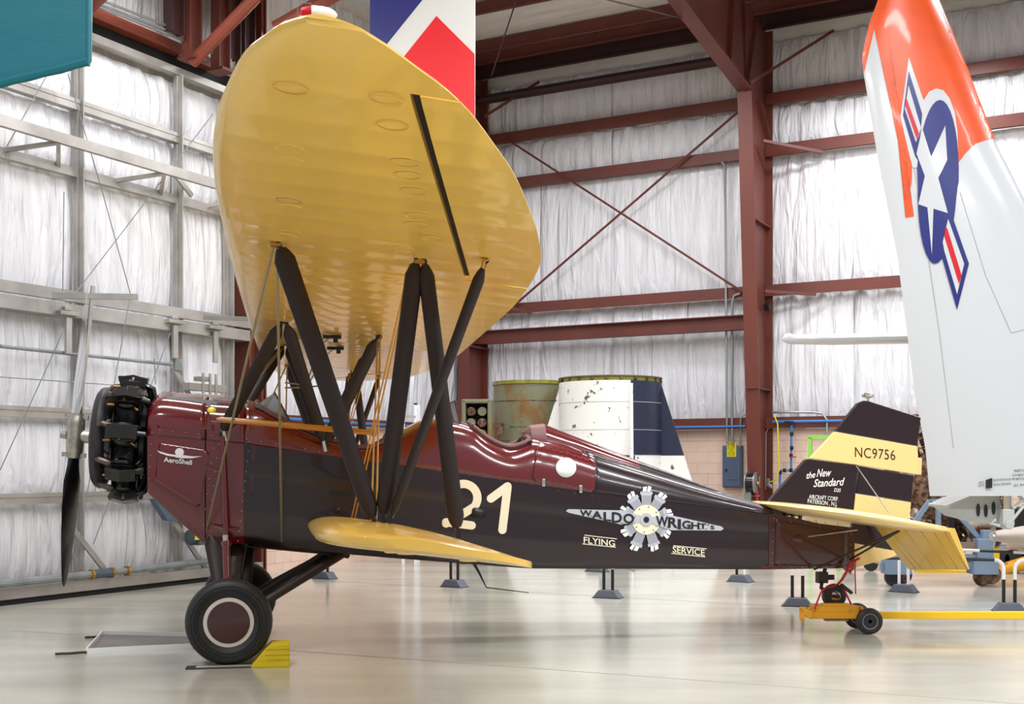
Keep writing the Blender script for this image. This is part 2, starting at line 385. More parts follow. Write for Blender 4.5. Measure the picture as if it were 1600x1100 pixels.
m = MB(); m.tube([LF(141, 12, .3), LF(165, -10, .7)], .07, 10); m.obj('brace_tube', M['steelb'], wl, smooth=True)
for d in (0, 5, -7):
    m = MB(); m.tube([LF(150, 4+d, .45), LF(280, 55+d, .45), LF(360, 92+d, .45)], .018, 6); m.obj('conduit', M['pipe'], wl)
# hangar door
dr = HE('door_1', kind='structure')
DA = .0
zg = [0.16, 1.23, 2.29, 3.68, 5.45, 6.24, 7.1]
posts = [7.45, 8.51, 10.28, 12.05, 13.8, 15.6]
for bi, (b0, b1) in enumerate(zip(posts, posts[1:])):
    for gi, (z0, z1) in enumerate(zip(zg, zg[1:])):
        m = MB(); cushion(m, (DA+.02, -b0, z0), (0, -1, 0), (0, 0, 1), (1, 0, 0), b1-b0, z1-z0, 700+bi*11+gi, amp=.03); m.obj('insulation_panel', M['vinyl'], dr, smooth=True, autos=80)
for b_ in posts:
    m = MB(); m.beam((DA+.14, -b_, .1), (DA+.14, -b_, 7.15), .07, .12, (0, 1, 0)); m.beam((DA+.21, -b_-.03, .1), (DA+.21, -b_-.03, 7.15), .1, .02, (0, 1, 0)); m.obj('post', M['alu'], dr, bevel=.004)
for z in zg[1:3]+[6.24]:
    m = MB(); m.beam((DA+.14, -7.4, z), (DA+.14, -15.7, z), .12, .1); m.beam((DA+.2, -7.4, z+.06), (DA+.2, -15.7, z+.06), .02, .05); m.obj('girt', M['alu'], dr)
m = MB(); m.beam((DA+.3, -7.2, 3.78), (DA+.3, -15.7, 3.78), .06, .14); m.beam((DA+.2, -7.2, 3.6), (DA+.2, -15.7, 3.6), .25, .16); m.obj('lock_rail', M['alu'], dr)
m = MB()
m.beam((DA+.12, -7.3, 5.4), (DA+.12, -15.7, 5.4), .1, .12); m.beam((DA+.62, -7.9, 5.62), (DA+.62, -15.7, 5.62), .07, .13)
m.beam((DA+.62, -7.9, 5.6), (DA+.12, -7.3, 5.36), .07, .09)
m.obj('walk_truss', M['alu'], dr)
for i in range(9):
    b_ = 7.95+i*.88; m = MB(); m.beam((DA+.12, -b_, 5.42), (DA+.62, -b_-(.44 if i % 2 else -.44), 5.56), .05, .05); m.obj('truss_web', M['alu'], dr)
m = MB(); m.beam((DA+.12, -7.3, 7.2), (DA+.12, -16, 7.2), .16, .1);  m.obj('top_track', M['alu'], dr)
m = MB(); m.beam((DA+.32, -6.95, .13), (DA+.32, -15.7, .13), .08, .13); m.obj('bottom_rail', M['alu'], dr)
m = MB(); m.beam((DA+.2, -6.95, .02), (DA+.2, -15.7, .02), .35, .04); m.obj('floor_guide', M['black'], dr)
for p, q, r in (((0, 893+8), (90, 902), .06),):
    m = MB(); m.tube([(DA+.4, -7.7, .3), (DA+.4, -10.0, .27)], .045, 10); m.tube([(DA+.4, -10.25, .27), (DA+.4, -15, .24)], .05, 10); m.obj('bottom_pipe', M['dpipe'], dr, smooth=True)
m = MB(); m.tube([(DA+.4, -9.95, .27), (DA+.4, -10.3, .27)], .06, 10); m.obj('pipe_coupling', M['motor'], dr, smooth=True)
for yy in (-9.72, -9.98, -10.32):
    m = MB(); m.lathe([(.03, -.02), (.066, -.02), (.066, .02), (.03, .02)], (DA+.4, yy, .27), (0, 1, 0), 10); m.obj('pipe_clamp', M['brass'], dr)
m = MB(); m.tube([LF(0, 541, .3), LF(272, 570, .3)], .022, 8); m.box(LF(276, 570, .3), (.08, .14, .16)); m.obj('conduit', M['dpipe'], dr)
for seq in ([(72, 120), (0, 248)], [(106, 115), (160, 300), (204, 460), (148, 770)], [(333, 178), (118, 458)], [(98, 520), (0, 735)], [(266, 520), (146, 850)], [(150, 690), (120, 870)], [(0, 589), (240, 606)], [(241, 560), (243, 600)], [(100, 300), (98, 455)]):
    m = MB(); m.tube([LF(x, y, .42) for x, y in seq], .007, 5); m.obj('cable', M['dpipe'], dr)
for p, q in (((105, 815), (175, 905)), ((268, 810), (333, 905)), ((270, 268), (300, 306)), ((266, 565), (300, 625))):
    m = MB(); m.beam(LF(*p, .3), LF(*q, .3), .03, .07); m.obj('brace', M['alu'], dr)
for a_, z_ in ((105, 490), (272, 503), (335, 512)):
    v = LF(a_, z_, .35); m = MB(); m.box(v, (.12, .3, .05)); m.box(v+Vector((0, 0, .06)), (.06, .12, .05)); m.box(v-Vector((-.02, .0, .28)), (.04, .09, .45)); m.obj('latch', M['alu'], dr, bevel=.005)
m = MB(); m.beam(LF(82, 462, .5), LF(215, 464, 1.3), .06, .07); m.obj('arm', M['alu'], dr)
m = MB(); m.beam(LF(320, 496, .5), LF(400, 499, 1.6), .05, .06); m.obj('arm', M['alu'], dr)
m = MB(); m.beam(LF(145, 447, .45), LF(135, 555, .45), .03, .05); m.beam(LF(135, 555, .45), LF(128, 620, .45), .03, .03); m.obj('lever', M['alu'], dr)
# hardware near the door edge
v0 = LF(320, 606, .5); m = MB()
m.box(v0, (.15, .75, .1)); m.box(v0+Vector((0, -.05, .12)), (.14, .2, .06)); m.box(v0+Vector((.05, .0, -.12)), (.2, .5, .04))
for k in (-.12, .02, .14): m.tube([v0+Vector((.08, k, -.25)), v0+Vector((.08, k, .2))], .02, 8)
m.obj('door_lock', M['alu'], dr, bevel=.004)
m = MB(); v = LF(262, 790, .3); m.prism([v+Vector((0, .35, .1)), v+Vector((0, -.35, .1)), v+Vector((0, -.1, -.2)), v+Vector((0, .35, -.25))], (.1, 0, 0)); m.obj('door_bracket', M['panelg'], dr)
m = MB(); v = LF(308, 838, .4); m.lathe([(.06, -.16), (.1, -.15), (.1, .12), (.07, .16)], v, (0, 1, 0), 14); m.box(v+Vector((0, 0, -.09)), (.2, .14, .06)); m.obj('drive_motor', M['motor'], dr, smooth=True)
m = MB(); m.box(v+Vector((.1, -.1, .02)), (.02, .1, .12)); m.obj('yellow_plate', M['sign'], dr)

# ---- services on the back wall
def hthing(name, label, cat, loc, **k):
    x, y, z = loc; wx = HCX+x*ca-y*sa; wy = HCY+x*sa+y*ca
    return empty(name, (wx, wy, z), HA, label=label, cat=cat, **k)
c = BK(1143, 729, .2); t = hthing('electrical_panel', 'blue-grey electrical panel on the block wall left of the brown column', 'electrical box', (c.x, -.06, c.z))
m = MB(); m.box((0, -.06, 0), (.36, .12, .76)); m.obj('cabinet', M['panelg'], t, bevel=.008)
m = MB(); m.box((0, -.128, 0), (.32, .016, .72)); m.obj('door', M['panelg'], t, bevel=.006)
m = MB(); m.box((-.1, -.142, -.07), (.03, .02, .05)); m.obj('latch', M['blk'], t)
m = MB(); m.box((0.02, -.139, -.24), (.17, .004, .004)); m.obj('seam', M['blk'], t)
c2 = BK(1142, 703, .24); x0 = c2.x-c.x; z0 = c2.z-c.z
sg = empty('warning_sign', t.location, HA, label='small yellow warning sign with black lines of text on the electrical panel', cat='sign')
m = MB(); m.box((x0, -.14, z0), (.17, .004, .25)); m.obj('plate', M['sign'], sg)
m = MB()
for i, tx in enumerate(('WARNING: A SPACE', 'BELOW MUST BE CLEAR', 'FOR THIS PANEL', 'FULL HEIGHT OF', 'ELECTRICAL', 'PANEL', 'AND 36" CLEAR', 'KEEP CLEAR', 'DO NOT BLOCK', 'THIS PANEL')):
    vs, fs = text_mesh(tx, bold=.02); a = min(v[0] for v in vs); b = max(v[0] for v in vs); hw = .065 if len(tx) > 9 else .035
    m.add([(x0-hw+(v[0]-a)/(b-a)*2*hw, -.1435, z0+.1-i*.0235+v[1]*.02) for v in vs], fs)
m.obj('lettering', M['ink'], sg)
def run(name, pts, r, mt, label, cat, b=.24):
    m = MB(); vs = [BK(x, y, b) if len(p_) == 2 else BK(x, y, p_[2]) for p_ in pts for x, y in [p_[:2]]]
    o = m.tube(vs, r, 8).obj(name, M[mt], None, smooth=True); o.location = (HCX, HCY, 0); o.rotation_euler = (0, 0, HA); return tag(o, label, cat)
run('conduit', [(1128, 253), (1131, 256), (1133, 262), (1136, 693)], .022, 'pipe', 'tall thin grey conduit rising from the electrical panel up to the third girt', 'pipe')
run('conduit', [(1157, 458), (1147, 462), (1144, 475), (1144, 693)], .024, 'pipe', 'grey conduit bending towards the brown column above the electrical panel', 'pipe')
run('conduit', [(1163, 648), (1158, 652), (1157, 665), (1157, 698)], .016, 'pipe', 'short thin conduit curving from column into the right side of the electrical panel', 'pipe')
run('conduit', [(1207, 644), (1270, 644), (1285, 646), (1292, 656), (1292, 720)], .022, 'pipe', 'grey bent conduit over the blue air line right of the column', 'pipe')
run('conduit', [(1215, 663), (1203, 665), (1197, 675), (1196, 765)], .012, 'pipe', 'thin conduit running down the right flange of the brown column', 'pipe', b=.15)
run('air_line', [(760, 672), (1165, 666)], .022, 'blue', 'blue air line along the top of block wall left of the brown column', 'pipe', b=.28)
run('air_line', [(1207, 659), (1340, 657), (1470, 654)], .022, 'blue', 'blue air line along the top of block wall right of the brown column', 'pipe', b=.28)
o = MB().tube([LF(398, 651, .25), LF(600, 664, .25), LF(700, 669, .25)], .022, 8).obj('air_line', M['blue'], None, smooth=True); o.location = (HCX, HCY, 0); o.rotation_euler = (0, 0, HA)
tag(o, 'blue air line on the left block wall seen between the biplane struts', 'pipe')
dp = HE('air_drop', label='blue air drop pipe with black joints and red valve handle on pinkish blocks', cat='pipe')
MB().tube([BK(1237, 660, .3), BK(1236, 735, .3)], .02, 8).tube([BK(1236, 735, .3), BK(1220, 735, .3)], .02, 8).tube([BK(1219, 735, .3), BK(1218, 800, .3)], .02, 8).obj('pipe', M['blue'], dp, smooth=True)
for x, y in ((1237, 661), (1237, 678), (1237, 700), (1236, 712), (1236, 735), (1226, 735), (1219, 738)):
    MB().lathe([(.03, -.035), (.034, 0), (.03, .035)], BK(x, y, .3), (0, 0, 1), 10).obj('joint', M['blk'], dp)
MB().box(BK(1239, 714, .36), (.12, .02, .02)).obj('valve_handle', M['redp'], dp)
MB().box(BK(1231, 660, .3), (.12, .05, .05)).obj('joint', M['blk'], dp)
run('air_hose', [(1209, 648, .35), (1215, 662, .4), (1216, 700, .42), (1217, 735, .42), (1213, 750, .4), (1203, 753, .35)], .012, 'yhose', 'yellow cord hanging from girt to the outlet box on the brown column', 'hose')
o = MB().box(BK(1200, 753, .3), (.05, .05, .12)).box(BK(1203, 759, .4), (.09, .07, .05), Matrix.Rotation(.6, 3, 'Y')).obj('outlet_box', M['pipe'], None, bevel=.004); o.location = (HCX, HCY, 0); o.rotation_euler = (0, 0, HA)
tag(o, 'small grey outlet box on the brown column', 'outlet')
gf = HE('lime_frame', label='lime green square tube frame standing behind the biplane fin', cat='frame')
p0 = BK(1266, 683, 1.2); p1 = BK(1310, 683, 1.2); MB().beam((p0.x, -1.2, 0), (p0.x, -1.2, p0.z), .06, .06).obj('upright', M['green'], gf)
MB().beam((p1.x, -1.2, 0), (p1.x, -1.2, p0.z), .06, .06).obj('upright', M['green'], gf); MB().beam((p0.x-.03, -1.2, p0.z), (p1.x+.03, -1.2, p0.z), .06, .06).obj('top_rail', M['green'], gf)
# hose reel on the column
c = BK(1175, 755, .85); hr = hthing('hose_reel', 'black hose reel with pale metal flanges mounted on the brown column', 'hose reel', (c.x, c.y, c.z))
MB().lathe([(.1, -.06), (.17, -.06), (.17, .06), (.1, .06)], (0, 0, 0), (1, 0, 0), 20).obj('hose', M['blkg'], hr, smooth=True)
for k in (-.075, .075): MB().lathe([(.02, -.006), (.2, -.006), (.2, .006), (.02, .006)], (k, 0, 0), (1, 0, 0), 24).obj('flange', M['pipe'], hr, smooth=True)
MB().lathe([(.02, 0), (.035, .02), (.03, .05)], (.08, 0, 0), (1, 0, 0), 10).obj('swivel', M['brass'], hr)
MB().beam((.11, .1, -.08), (.11, .1, .12), .05, .02).box((.0, .1, -.22), (.24, .12, .02)).obj('bracket', M['pipe'], hr)
MB().tube([(.1, -.05, -.15), (.12, -.05, -.6)], .018, 8).obj('red_hose', M['redp'], hr, smooth=True)
MB().box((-.06, -.02, -.22), (.12, .1, .16)).obj('guide', M['pipe'], hr, bevel=.008)
# flood light
c = BK(1200, 480, .3); fd = hthing('flood_light', 'small dark flood light clamped to the brown column', 'lamp', (c.x, c.y, c.z))
MB().box((0, -.05, 0), (.1, .1, .12), Matrix.Rotation(.4, 3, 'X')).obj('housing', M['blk'], fd, bevel=.01); MB().tube([(0, .05, .05), (-.1, .1, .2)], .01, 6).obj('arm', M['blk'], fd)
# ================================================================ BIPLANE
PSI = math.atan(338/1900); cp, sp = math.cos(PSI), math.sin(PSI)
OX, OY = -2.519, 11.06
bp = empty('biplane', (OX, OY, 0), PSI, label='dark maroon biplane with yellow wings and the number 21 on its side', cat='airplane')
def A(px, py, s):       # pixel of the photo -> point of the biplane's own plane at span s
    k = (px-800)/FPX
    t = (s+OX*sp-OY*cp)/(k*sp-cp); rx = t*k-OX; ry = t-OY
    return Vector((rx*cp+ry*sp, -s, HC+(HZ-py)/FPX*t))
# ---- fuselage tables (u -> value)
T_w = [(-.72, .43), (-.4, .46), (0, .48), (2.4, .48), (3.2, .43), (4, .34), (5, .2), (5.6, .1), (6.0, .05)]
T_zb = [(-.72, 1.41), (-.24, .965), (.1, .965), (.42, .925), (.73, .885), (1.4, .82), (2.64, .708), (3.7, .682), (5.03, .643), (6.0, .63)]
T_zl = [(-.72, 1.93), (.12, 1.855), (1.09, 1.717), (1.4, 1.678), (3.15, 1.43), (3.67, 1.366), (5.1, 1.19), (5.6, 1.08), (6.0, 1.03)]
T_zc = [(-.72, 2.2), (-.665, 2.265), (-.14, 2.215), (.165, 2.188), (.34, 2.086), (.59, 1.974), (.87, 1.86), (1.1, 1.80), (1.25, 1.815), (1.383, 1.886),
        (1.556, 1.955), (1.672, 2.014), (1.906, 2.04), (2.129, 1.994), (2.26, 1.90), (2.377, 1.837), (2.496, 1.808), (2.62, 1.84), (2.72, 1.885), (2.95, 1.86), (3.25, 1.78),
        (3.784, 1.62), (4.423, 1.43), (5.1, 1.235)]
T_so = [(-.72, .12), (-.6, .18), (.165, .2), (.3, .36), (1.3, .36), (1.5, .3), (2.0, .3), (2.2, .3), (2.65, .28), (2.8, .2), (3.3, .12), (5.1, .03)]
def fw(u): return smooth_tab(T_w, u)
def zb(u): return interp(T_zb, u)
def zl(u): return interp(T_zl, u)
def zc(u): return smooth_tab(T_zc, u)
def side_s(u, z):
    """half width of the near side skin at height z"""
    w_ = fw(u); b, l = zb(u), zl(u); t = (z-b)/(l-b)
    if t < .12: return w_*(.93+.07*max(0, t)/.12)
    if t <= 1: return w_*(1+.012*math.sin(math.pi*(t-.12)/.88))
    so = interp(T_so, u); k = min(1, (z-l)/max(.02, zc(u)-l)); return so+(w_-so)*math.sqrt(max(0, 1-k**2.2))
def A_side(px, py, off=.006):
    s = .45
    for _ in range(6):
        p = A(px, py, s); s = side_s(p.x, p.z)+off
    return A(px, py, s)
def body_ring(u):
    w_, b, l = fw(u), zb(u), zl(u); h = l-b; half = [(.55*w_, b-.004), (.93*w_, b), (w_*.985, b+.06*h), (w_, b+.12*h)]
    half += [(w_*(1+.012*math.sin(math.pi*(t-.12)/.88)), b+t*h) for t in (.3, .36, .39, .5, .62, .68, .71, .85)]+[(w_, l)]
    return [(s_, z_) for s_, z_ in half]
def body(us, name, mt, parent, capf=True, capb=True, bump=.0045, **k):
    m = MB(); rings = []
    for u in us:
        r = body_ring(u)
        near = [(u, -(s+(bump if i in (5, 10) else 0)), z) for i, (s, z) in enumerate(r)]
        far = [(u, s, z) for s, z in reversed(r)]
        rings.append([Vector(p) for p in near+far])
    m.rings(rings, cap=False)
    if capf: m.add(rings[0], [tuple(range(len(rings[0])))])
    if capb: m.add(rings[-1], [tuple(range(len(rings[-1])))])
    return m.obj(name, mt, parent, smooth=True, autos=40, **k)
def us(a, b, n, extra=()): return sorted(set([a+(b-a)*i/n for i in range(n+1)]+list(extra)))
def deck(a, b, n, name, mt, parent, opn=None, off=0, nth=10, extra=(), s_pow=2.2, ribs=False, half=None, **k):
    """deck skin above the longerons; opn(u) True where the cockpit is open"""
    m = MB(); rows = []
    U = us(a, b, n, extra)
    for u in U:
        w_ = fw(u)+.004+off; l = zl(u); so = interp(T_so, u); top = zc(u)+off; row = []
        for i in range(nth+1):
            k_ = i/nth; zz = l-.02*(1-k_)+(top-l)*k_; s_ = so+(w_-so)*math.sqrt(max(0, 1-k_**s_pow)); s_ += .004 if (ribs and i % 2) else 0
            row.append((s_, zz))
        crown = .05 if so > .15 else .02
        row.append((so*.5, top+crown*.75)); row.append((0, top+crown)); rows.append((u, row))
    N = len(rows[0][1])
    for sg_ in (-1, 1):
        if half is not None and sg_ != half: continue
        o = len(m.v)
        for u, row in rows: m.v += [(u, sg_*s_, z_) for s_, z_ in row]
        for i in range(len(rows)-1):
            um = (rows[i][0]+rows[i+1][0])/2; lim = N-1
            if opn and opn(um): lim = nth
            for j in range(lim):
                q = [o+i*N+j, o+i*N+j+1, o+(i+1)*N+j+1, o+(i+1)*N+j]; m.f.append(q); m.mi.append(0)
    ob = m.obj(name, mt, parent, smooth=True, autos=50, **k)
    sd = ob.modifiers.new('thickness', 'SOLIDIFY'); sd.thickness = .012; sd.offset = -1
    return ob
fus = body(us(.1, 5.04, 40), 'fuselage', M['mar'], bp, label='dark maroon fabric-covered fuselage')
cowl = body(us(-.72, -.235, 6, (-.70,)), 'engine_cowl', M['red'], bp, capb=True, bump=0, label='deep red metal engine cowling')
acc = body(us(-.222, .098, 5), 'accessory_cowl', M['red'], bp, bump=0)
deck(-.72, -.235, 12, 'top_cowl', M['red'], cowl, s_pow=3.2)
deck(-.222, .098, 8, 'top_cowl', M['red'], acc, s_pow=2.8)
tailp = body(us(5.045, 6.0, 10), 'tail_panel', M['redd'], bp, bump=0, label='reddish brown metal tail panel')
isopen = lambda u: (.2 < u < 1.38) or (2.14 < u < 2.68)
dk = deck(.1, 3.215, 80, 'cockpit_deck', M['red'], bp, opn=isopen, extra=(.2, 1.38, 2.14, 2.68), label='glossy red metal deck around the cockpits')
deck(3.22, 5.1, 20, 'rear_deck', M['mar'], bp, nth=12, ribs=True)
# interiors
m = MB()
for a_, b_ in ((.22, 1.37), (2.15, 2.67)):
    z0 = 1.3; m.box(((a_+b_)/2, 0, z0), (b_-a_, .8, .02)); m.box((a_, 0, 1.6), (.02, .8, .6)); m.box((b_, 0, 1.6), (.02, .7, .55))
m.obj('cockpit_lining', M['dark'], bp)
# coaming rolls
for a_, b_ in ((.2, 1.38), (2.14, 2.68)):
    pts = []
    n = 26
    for i in range(n+1):
        u = a_+(b_-a_)*i/n; pts.append(Vector((u, -interp(T_so, u)*(1 if a_ > 1 else 1), zc(u)+.012)))
    for sg_ in (1, -1):
        MB().tube([Vector((p.x, p.y*sg_, p.z)) for p in pts], .026, 8).obj('coaming_roll', M['trim'], dk, smooth=True)
    for u in (a_, b_):
        so = interp(T_so, u); MB().tube([(u, so*k, zc(u)+.012+(.04*(1-k*k))) for k in (-1, -.6, 0, .6, 1)], .026, 8).obj('coaming_roll', M['trim'], dk, smooth=True)
# headrest fairing
prof = [(2.70, .13, 2.0), (2.76, .17, 2.04), (2.86, .17, 2.045), (3.16, .15, 1.93), (3.78, .11, 1.70), (4.42, .06, 1.47), (5.0, .02, 1.27)]
def fairing(pr, name, mt, **k):
    rings = []
    for u, hw, zt in pr:
        zlow = zc(max(2.75, u))-.05; rings.append([Vector((u, -hw*math.cos(t), zlow+(zt-zlow)*math.sin(t)**.8 if math.sin(t) > 0 else zlow)) for t in [math.pi*i/10 for i in range(11)]])
    MB().rings(rings).obj(name, mt, bp, smooth=True, **k)
fairing(prof[2:5], 'headrest_fairing', M['red']); fairing(prof[4:], 'rear_fairing', M['mar'])
fairing([(2.66, .08, 1.97), (2.69, .14, 2.0), (2.72, .165, 2.03), (2.86, .17, 2.047)], 'headrest', M['trim'])
# access panel with white spot
def side_patch(px_poly, off, thick, name, mt, parent, n=3, **k):
    n = n+3 if n > 1 else n
    bm = bmesh.new(); vs = [bm.verts.new((x, y, 0)) for x, y in px_poly]; bm.faces.new(vs); bm.normal_update()
    bmesh.ops.triangulate(bm, faces=bm.faces[:])
    for _ in range(n):
        e_ = [e for e in bm.edges if e.calc_length() > 9]
        if e_: bmesh.ops.subdivide_edges(bm, edges=e_, cuts=1); bmesh.ops.triangulate(bm, faces=bm.faces[:])
    bmesh.ops.triangulate(bm, faces=bm.faces[:])
    m = MB(); m.add([A_side(v.co.x, v.co.y, off) for v in bm.verts], [[v.index for v in f.verts] for f in (bm.verts.index_update() or bm.faces)]); bm.free()
    o = m.obj(name, mt, parent, smooth=True, autos=60, **k)
    if thick:
        sd = o.modifiers.new('thickness', 'SOLIDIFY'); sd.thickness = thick; sd.offset = 0
    return o
ap = side_patch([(846, 693), (927, 716), (931, 722), (929, 764), (924, 770), (836, 752), (832, 745), (840, 697)], .012, .01, 'access_panel', M['red'], bp)
def disc(cx, cy, rx, ry, n=24): return [(cx+rx*math.cos(2*math.pi*i/n), cy+ry*math.sin(2*math.pi*i/n)) for i in range(n)]
side_patch(disc(884.5, 730.5, 16, 15.5), .025, .002, 'white_spot', M['white'], ap, 1)
for x, y in ((849, 754), (907, 764)):
    v = A_side(x, y, .02); MB().box(v, (.035, .03, .075)).obj('latch', M['chrome'], ap, bevel=.01)
# cowl details
side_patch([(258, 619), (343, 627), (342, 635), (254, 629)], .0, .006, 'walk_strip', M['grid'], cowl)
side_patch([(249, 692), (322, 703), (327, 708), (312, 790), (306, 792), (242, 752)], .004, .008, 'side_panel', M['red'], cowl, 3)
side_patch([(252, 628), (336, 634), (334, 672), (246, 668)], .004, .008, 'side_panel', M['red'], cowl, 3)
v = A_side(331, 641, .0); side_patch(disc(331, 641, 10, 6), .006, .006, 'filler_ring', M['blk'], acc, 0); side_patch(disc(330.5, 641, 7, 4.6), .012, .008, 'filler_cap', M['lime'], acc, 0)
riv = MB()
for (xa, ya, xb, yb, n) in ((240, 640, 232, 765, 8), (345, 672, 322, 846, 9), (390, 690, 372, 845, 11), (385, 686, 545, 713, 8), (636, 728, 830, 757, 9), (845, 762, 925, 775, 4), (250, 672, 330, 680, 5),
                            (1209, 810, 1206, 882, 5), (1213, 812, 1325, 830, 6), (1215, 885, 1330, 888, 7), (333, 700, 318, 820, 6), (833, 690, 822, 750, 5), (1330, 835, 1326, 884, 4)):
    for i in range(n):
        t = i/max(1, n-1); p = A_side(xa+(xb-xa)*t, ya+(yb-ya)*t, .004); riv.lathe([(.0065, 0), (.004, -.005)], p, (0, 1, 0), 6)
riv.obj('rivet', M['chrome'], bp, kind='stuff')
side_patch([(389, 845), (393, 694), (400, 694), (381, 845)], .002, 0, 'seam', M['redd'], bp, 1)
# decals on the side
side_m = lambda x, y: A_side(x, y, .010)
def side_text(mb, *a, **k): text_px(mb, *a, mapf=side_m, **k)
def strokes(paths, wpx, name, mt, parent, mapf, n=8):
    """rounded brush strokes given in pixels"""
    m = MB()
    for path in paths:
        L = []; R = []; P = [Vector((x, y, 0)) for x, y in path]
        for i, p in enumerate(P):
            d = (P[min(i+1, len(P)-1)]-P[max(0, i-1)]).normalized(); nn = Vector((-d.y, d.x, 0)); L.append(p+nn*wpx/2); R.append(p-nn*wpx/2)
        m.add([mapf(q.x, q.y) for q in L+R], [(i, i+1, len(L)+i+1, len(L)+i) for i in range(len(L)-1)])
        for e, q in ((P[0], P[1]), (P[-1], P[-2])):
            a0 = math.atan2(e.y-q.y, e.x-q.x)
            fan = [e]+[e+Vector((math.cos(a0+t), math.sin(a0+t), 0))*wpx/2 for t in [math.pi*(j/n-.5) for j in range(n+1)]]
            m.add([mapf(q.x, q.y) for q in fan], [(0, j, j+1) for j in range(1, n+1)])
    return m.obj(name, mt, parent)
two = [(706, 774)]+[(726+22*math.cos(t), 776-23*math.sin(t)) for t in [math.pi*(.98-1.18*j/14) for j in range(15)]]
two = [(702, 780)]+[(724+22*math.cos(math.radians(a)), 778-22*math.sin(math.radians(a))) for a in range(165, -41, -12)]+[(728, 800), (697, 818)]
strokes([two, [(697, 816), (737, 821)], [(767, 779), (793, 760)], [(793, 761), (785, 828)]], 13, 'number_21', M['ivory'], fus, side_m)
side_patch([(738, 795), (742, 793), (756, 795), (759, 800), (757, 809), (736, 807)], .014, .004, 'step_hole', M['blk'], fus, 0)
for x, y, w_ in ((516, 768, 34), (602, 779, 26)):
    v = A_side(x, y, .012); v2 = A_side(x+w_, y+4, .012); MB().beam(v, v2, .03, .02).obj('grab_handle', M['blk'], fus, bevel=.004)
side_patch(disc(527, 797, 5, 5), .01, .004, 'round_hole', M['blk'], fus, 0)
# company emblem
em = lambda x, y: A_side(x, y, .014); em2 = lambda x, y: A_side(x, y, .018); em3 = lambda x, y: A_side(x, y, .022)
cx, cy = 1010, 812
cyl = MB(); heads = MB(); fins = MB()
for ang, ln in ((90, 50), (57, 47), (123, 47), (17, 40), (160, 42), (212, 42), (-33, 42), (248, 50), (-73, 48)):
    a = math.radians(ang); d = (math.cos(a), -math.sin(a)); nx = (-d[1], d[0])
    q = lambda r, t: em(cx+d[0]*r+nx[0]*t, cy+d[1]*r+nx[1]*t)
    cyl = MB(); fins = MB(); cyl.add([q(22, -7), q(22, 7), q(ln-11, 8), q(ln-11, -8)], [(0, 1, 2, 3)]); cyl.add([q(ln-11, -9.5), q(ln-11, 9.5), q(ln-6, 9.5), q(ln-6, -9.5)], [(0, 1, 2, 3)])
    h = lambda r, t: em2(cx+d[0]*r+nx[0]*t, cy+d[1]*r+nx[1]*t)
    heads = MB(); heads.add([h(ln-6, -6), h(ln-6, 0), h(ln+2, 1), h(ln+1, -5)], [(0, 1, 2, 3)]); heads.add([h(ln-6, 1), h(ln-6, 6), h(ln+1, 8), h(ln+3, 3)], [(0, 1, 2, 3)])
    for r in range(24, int(ln-11), 3): fins.add([h(r, -7.4), h(r, 7.4), h(r+.8, 7.4), h(r+.8, -7.4)], [(0, 1, 2, 3)])
    cyl.obj('emblem_cylinder', M['decal'], fus); heads.obj('emblem_head', M['white'], fus, kind='stuff'); fins.obj('emblem_fins', M['decal2'], fus, kind='stuff')
m = MB(); m.add([em2(*p) for p in disc(cx, cy, 22.5, 23.5, 32)], [tuple(range(32))]); m.obj('emblem_disc', M['ivory'], fus)
m = MB(); bl = [(1002, 806), (972, 797.5), (888, 795.5), (884, 798), (888, 801), (970, 819.5), (1002, 816)]
m.add([em3(*p) for p in bl], [(0, 1, 6), (1, 5, 6), (1, 2, 5), (2, 3, 4), (2, 4, 5)])
br = [(1018, 808), (1046, 804.5), (1127, 822.5), (1131, 826), (1127, 829), (1049, 828.5), (1018, 818)]
m.add([em3(*p) for p in br], [(0, 1, 6), (1, 5, 6), (1, 2, 5), (2, 3, 4), (2, 4, 5)]); m.obj('emblem_propeller', M['decal'], fus)
e4 = lambda x, y: A_side(x, y, .026); e5 = lambda x, y: A_side(x, y, .029)
m = MB(); m.add([e4(*p) for p in disc(cx, cy, 9.5, 10, 24)], [tuple(range(24))]); m.obj('emblem_hub', M['decal'], fus)
m = MB(); m.add([e5(*p) for p in disc(cx, cy, 4.5, 4.8, 16)], [tuple(range(16))])
for i in range(8): a = math.radians(i*45+10); m.add([e5(*p) for p in disc(cx+19*math.cos(a), cy+20*math.sin(a), 1.1, 1.1, 6)], [tuple(range(6))])
def letters(word, xs, ys, hs, wd):
    for ch, x, y, h, w_ in zip(word, xs, ys, hs, wd):
        vs, fs = text_mesh(ch, bold=.03 if ch.isupper() else .008); a = min(v[0] for v in vs); b = max(v[0] for v in vs); c_ = min(v[1] for v in vs); t_ = max(v[1] for v in vs)
        m.add([e4(x+(v[0]-a)/(b-a)*w_, y-(v[1]-c_)/(t_-c_)*h+(v[0]-a)/(b-a)*w_*.06) for v in vs], fs)
        if ch.isupper(): # serifs
            for sx in (x-.8, x+w_-2.5): m.add([e4(sx, y+.1), e4(sx+3.6, y+.3), e4(sx+3.6, y+1.1), e4(sx, y+.9)], [(0, 1, 2, 3)])
letters('WALDO', (906, 925, 943, 956, 974), (806, 810, 814, 816.5, 817.5), (9.5, 12, 14, 16.5, 15.5), (19, 16, 12, 16, 17)); m.obj('emblem_lettering', M['ink'], fus, kind='stuff'); m = MB()
letters('WRIGHT', (1025, 1044, 1059, 1066, 1080, 1093), (822, 824, 826, 826, 826, 826), (16, 16, 15, 13, 10.5, 8.5), (19, 15, 5, 13, 13, 11))
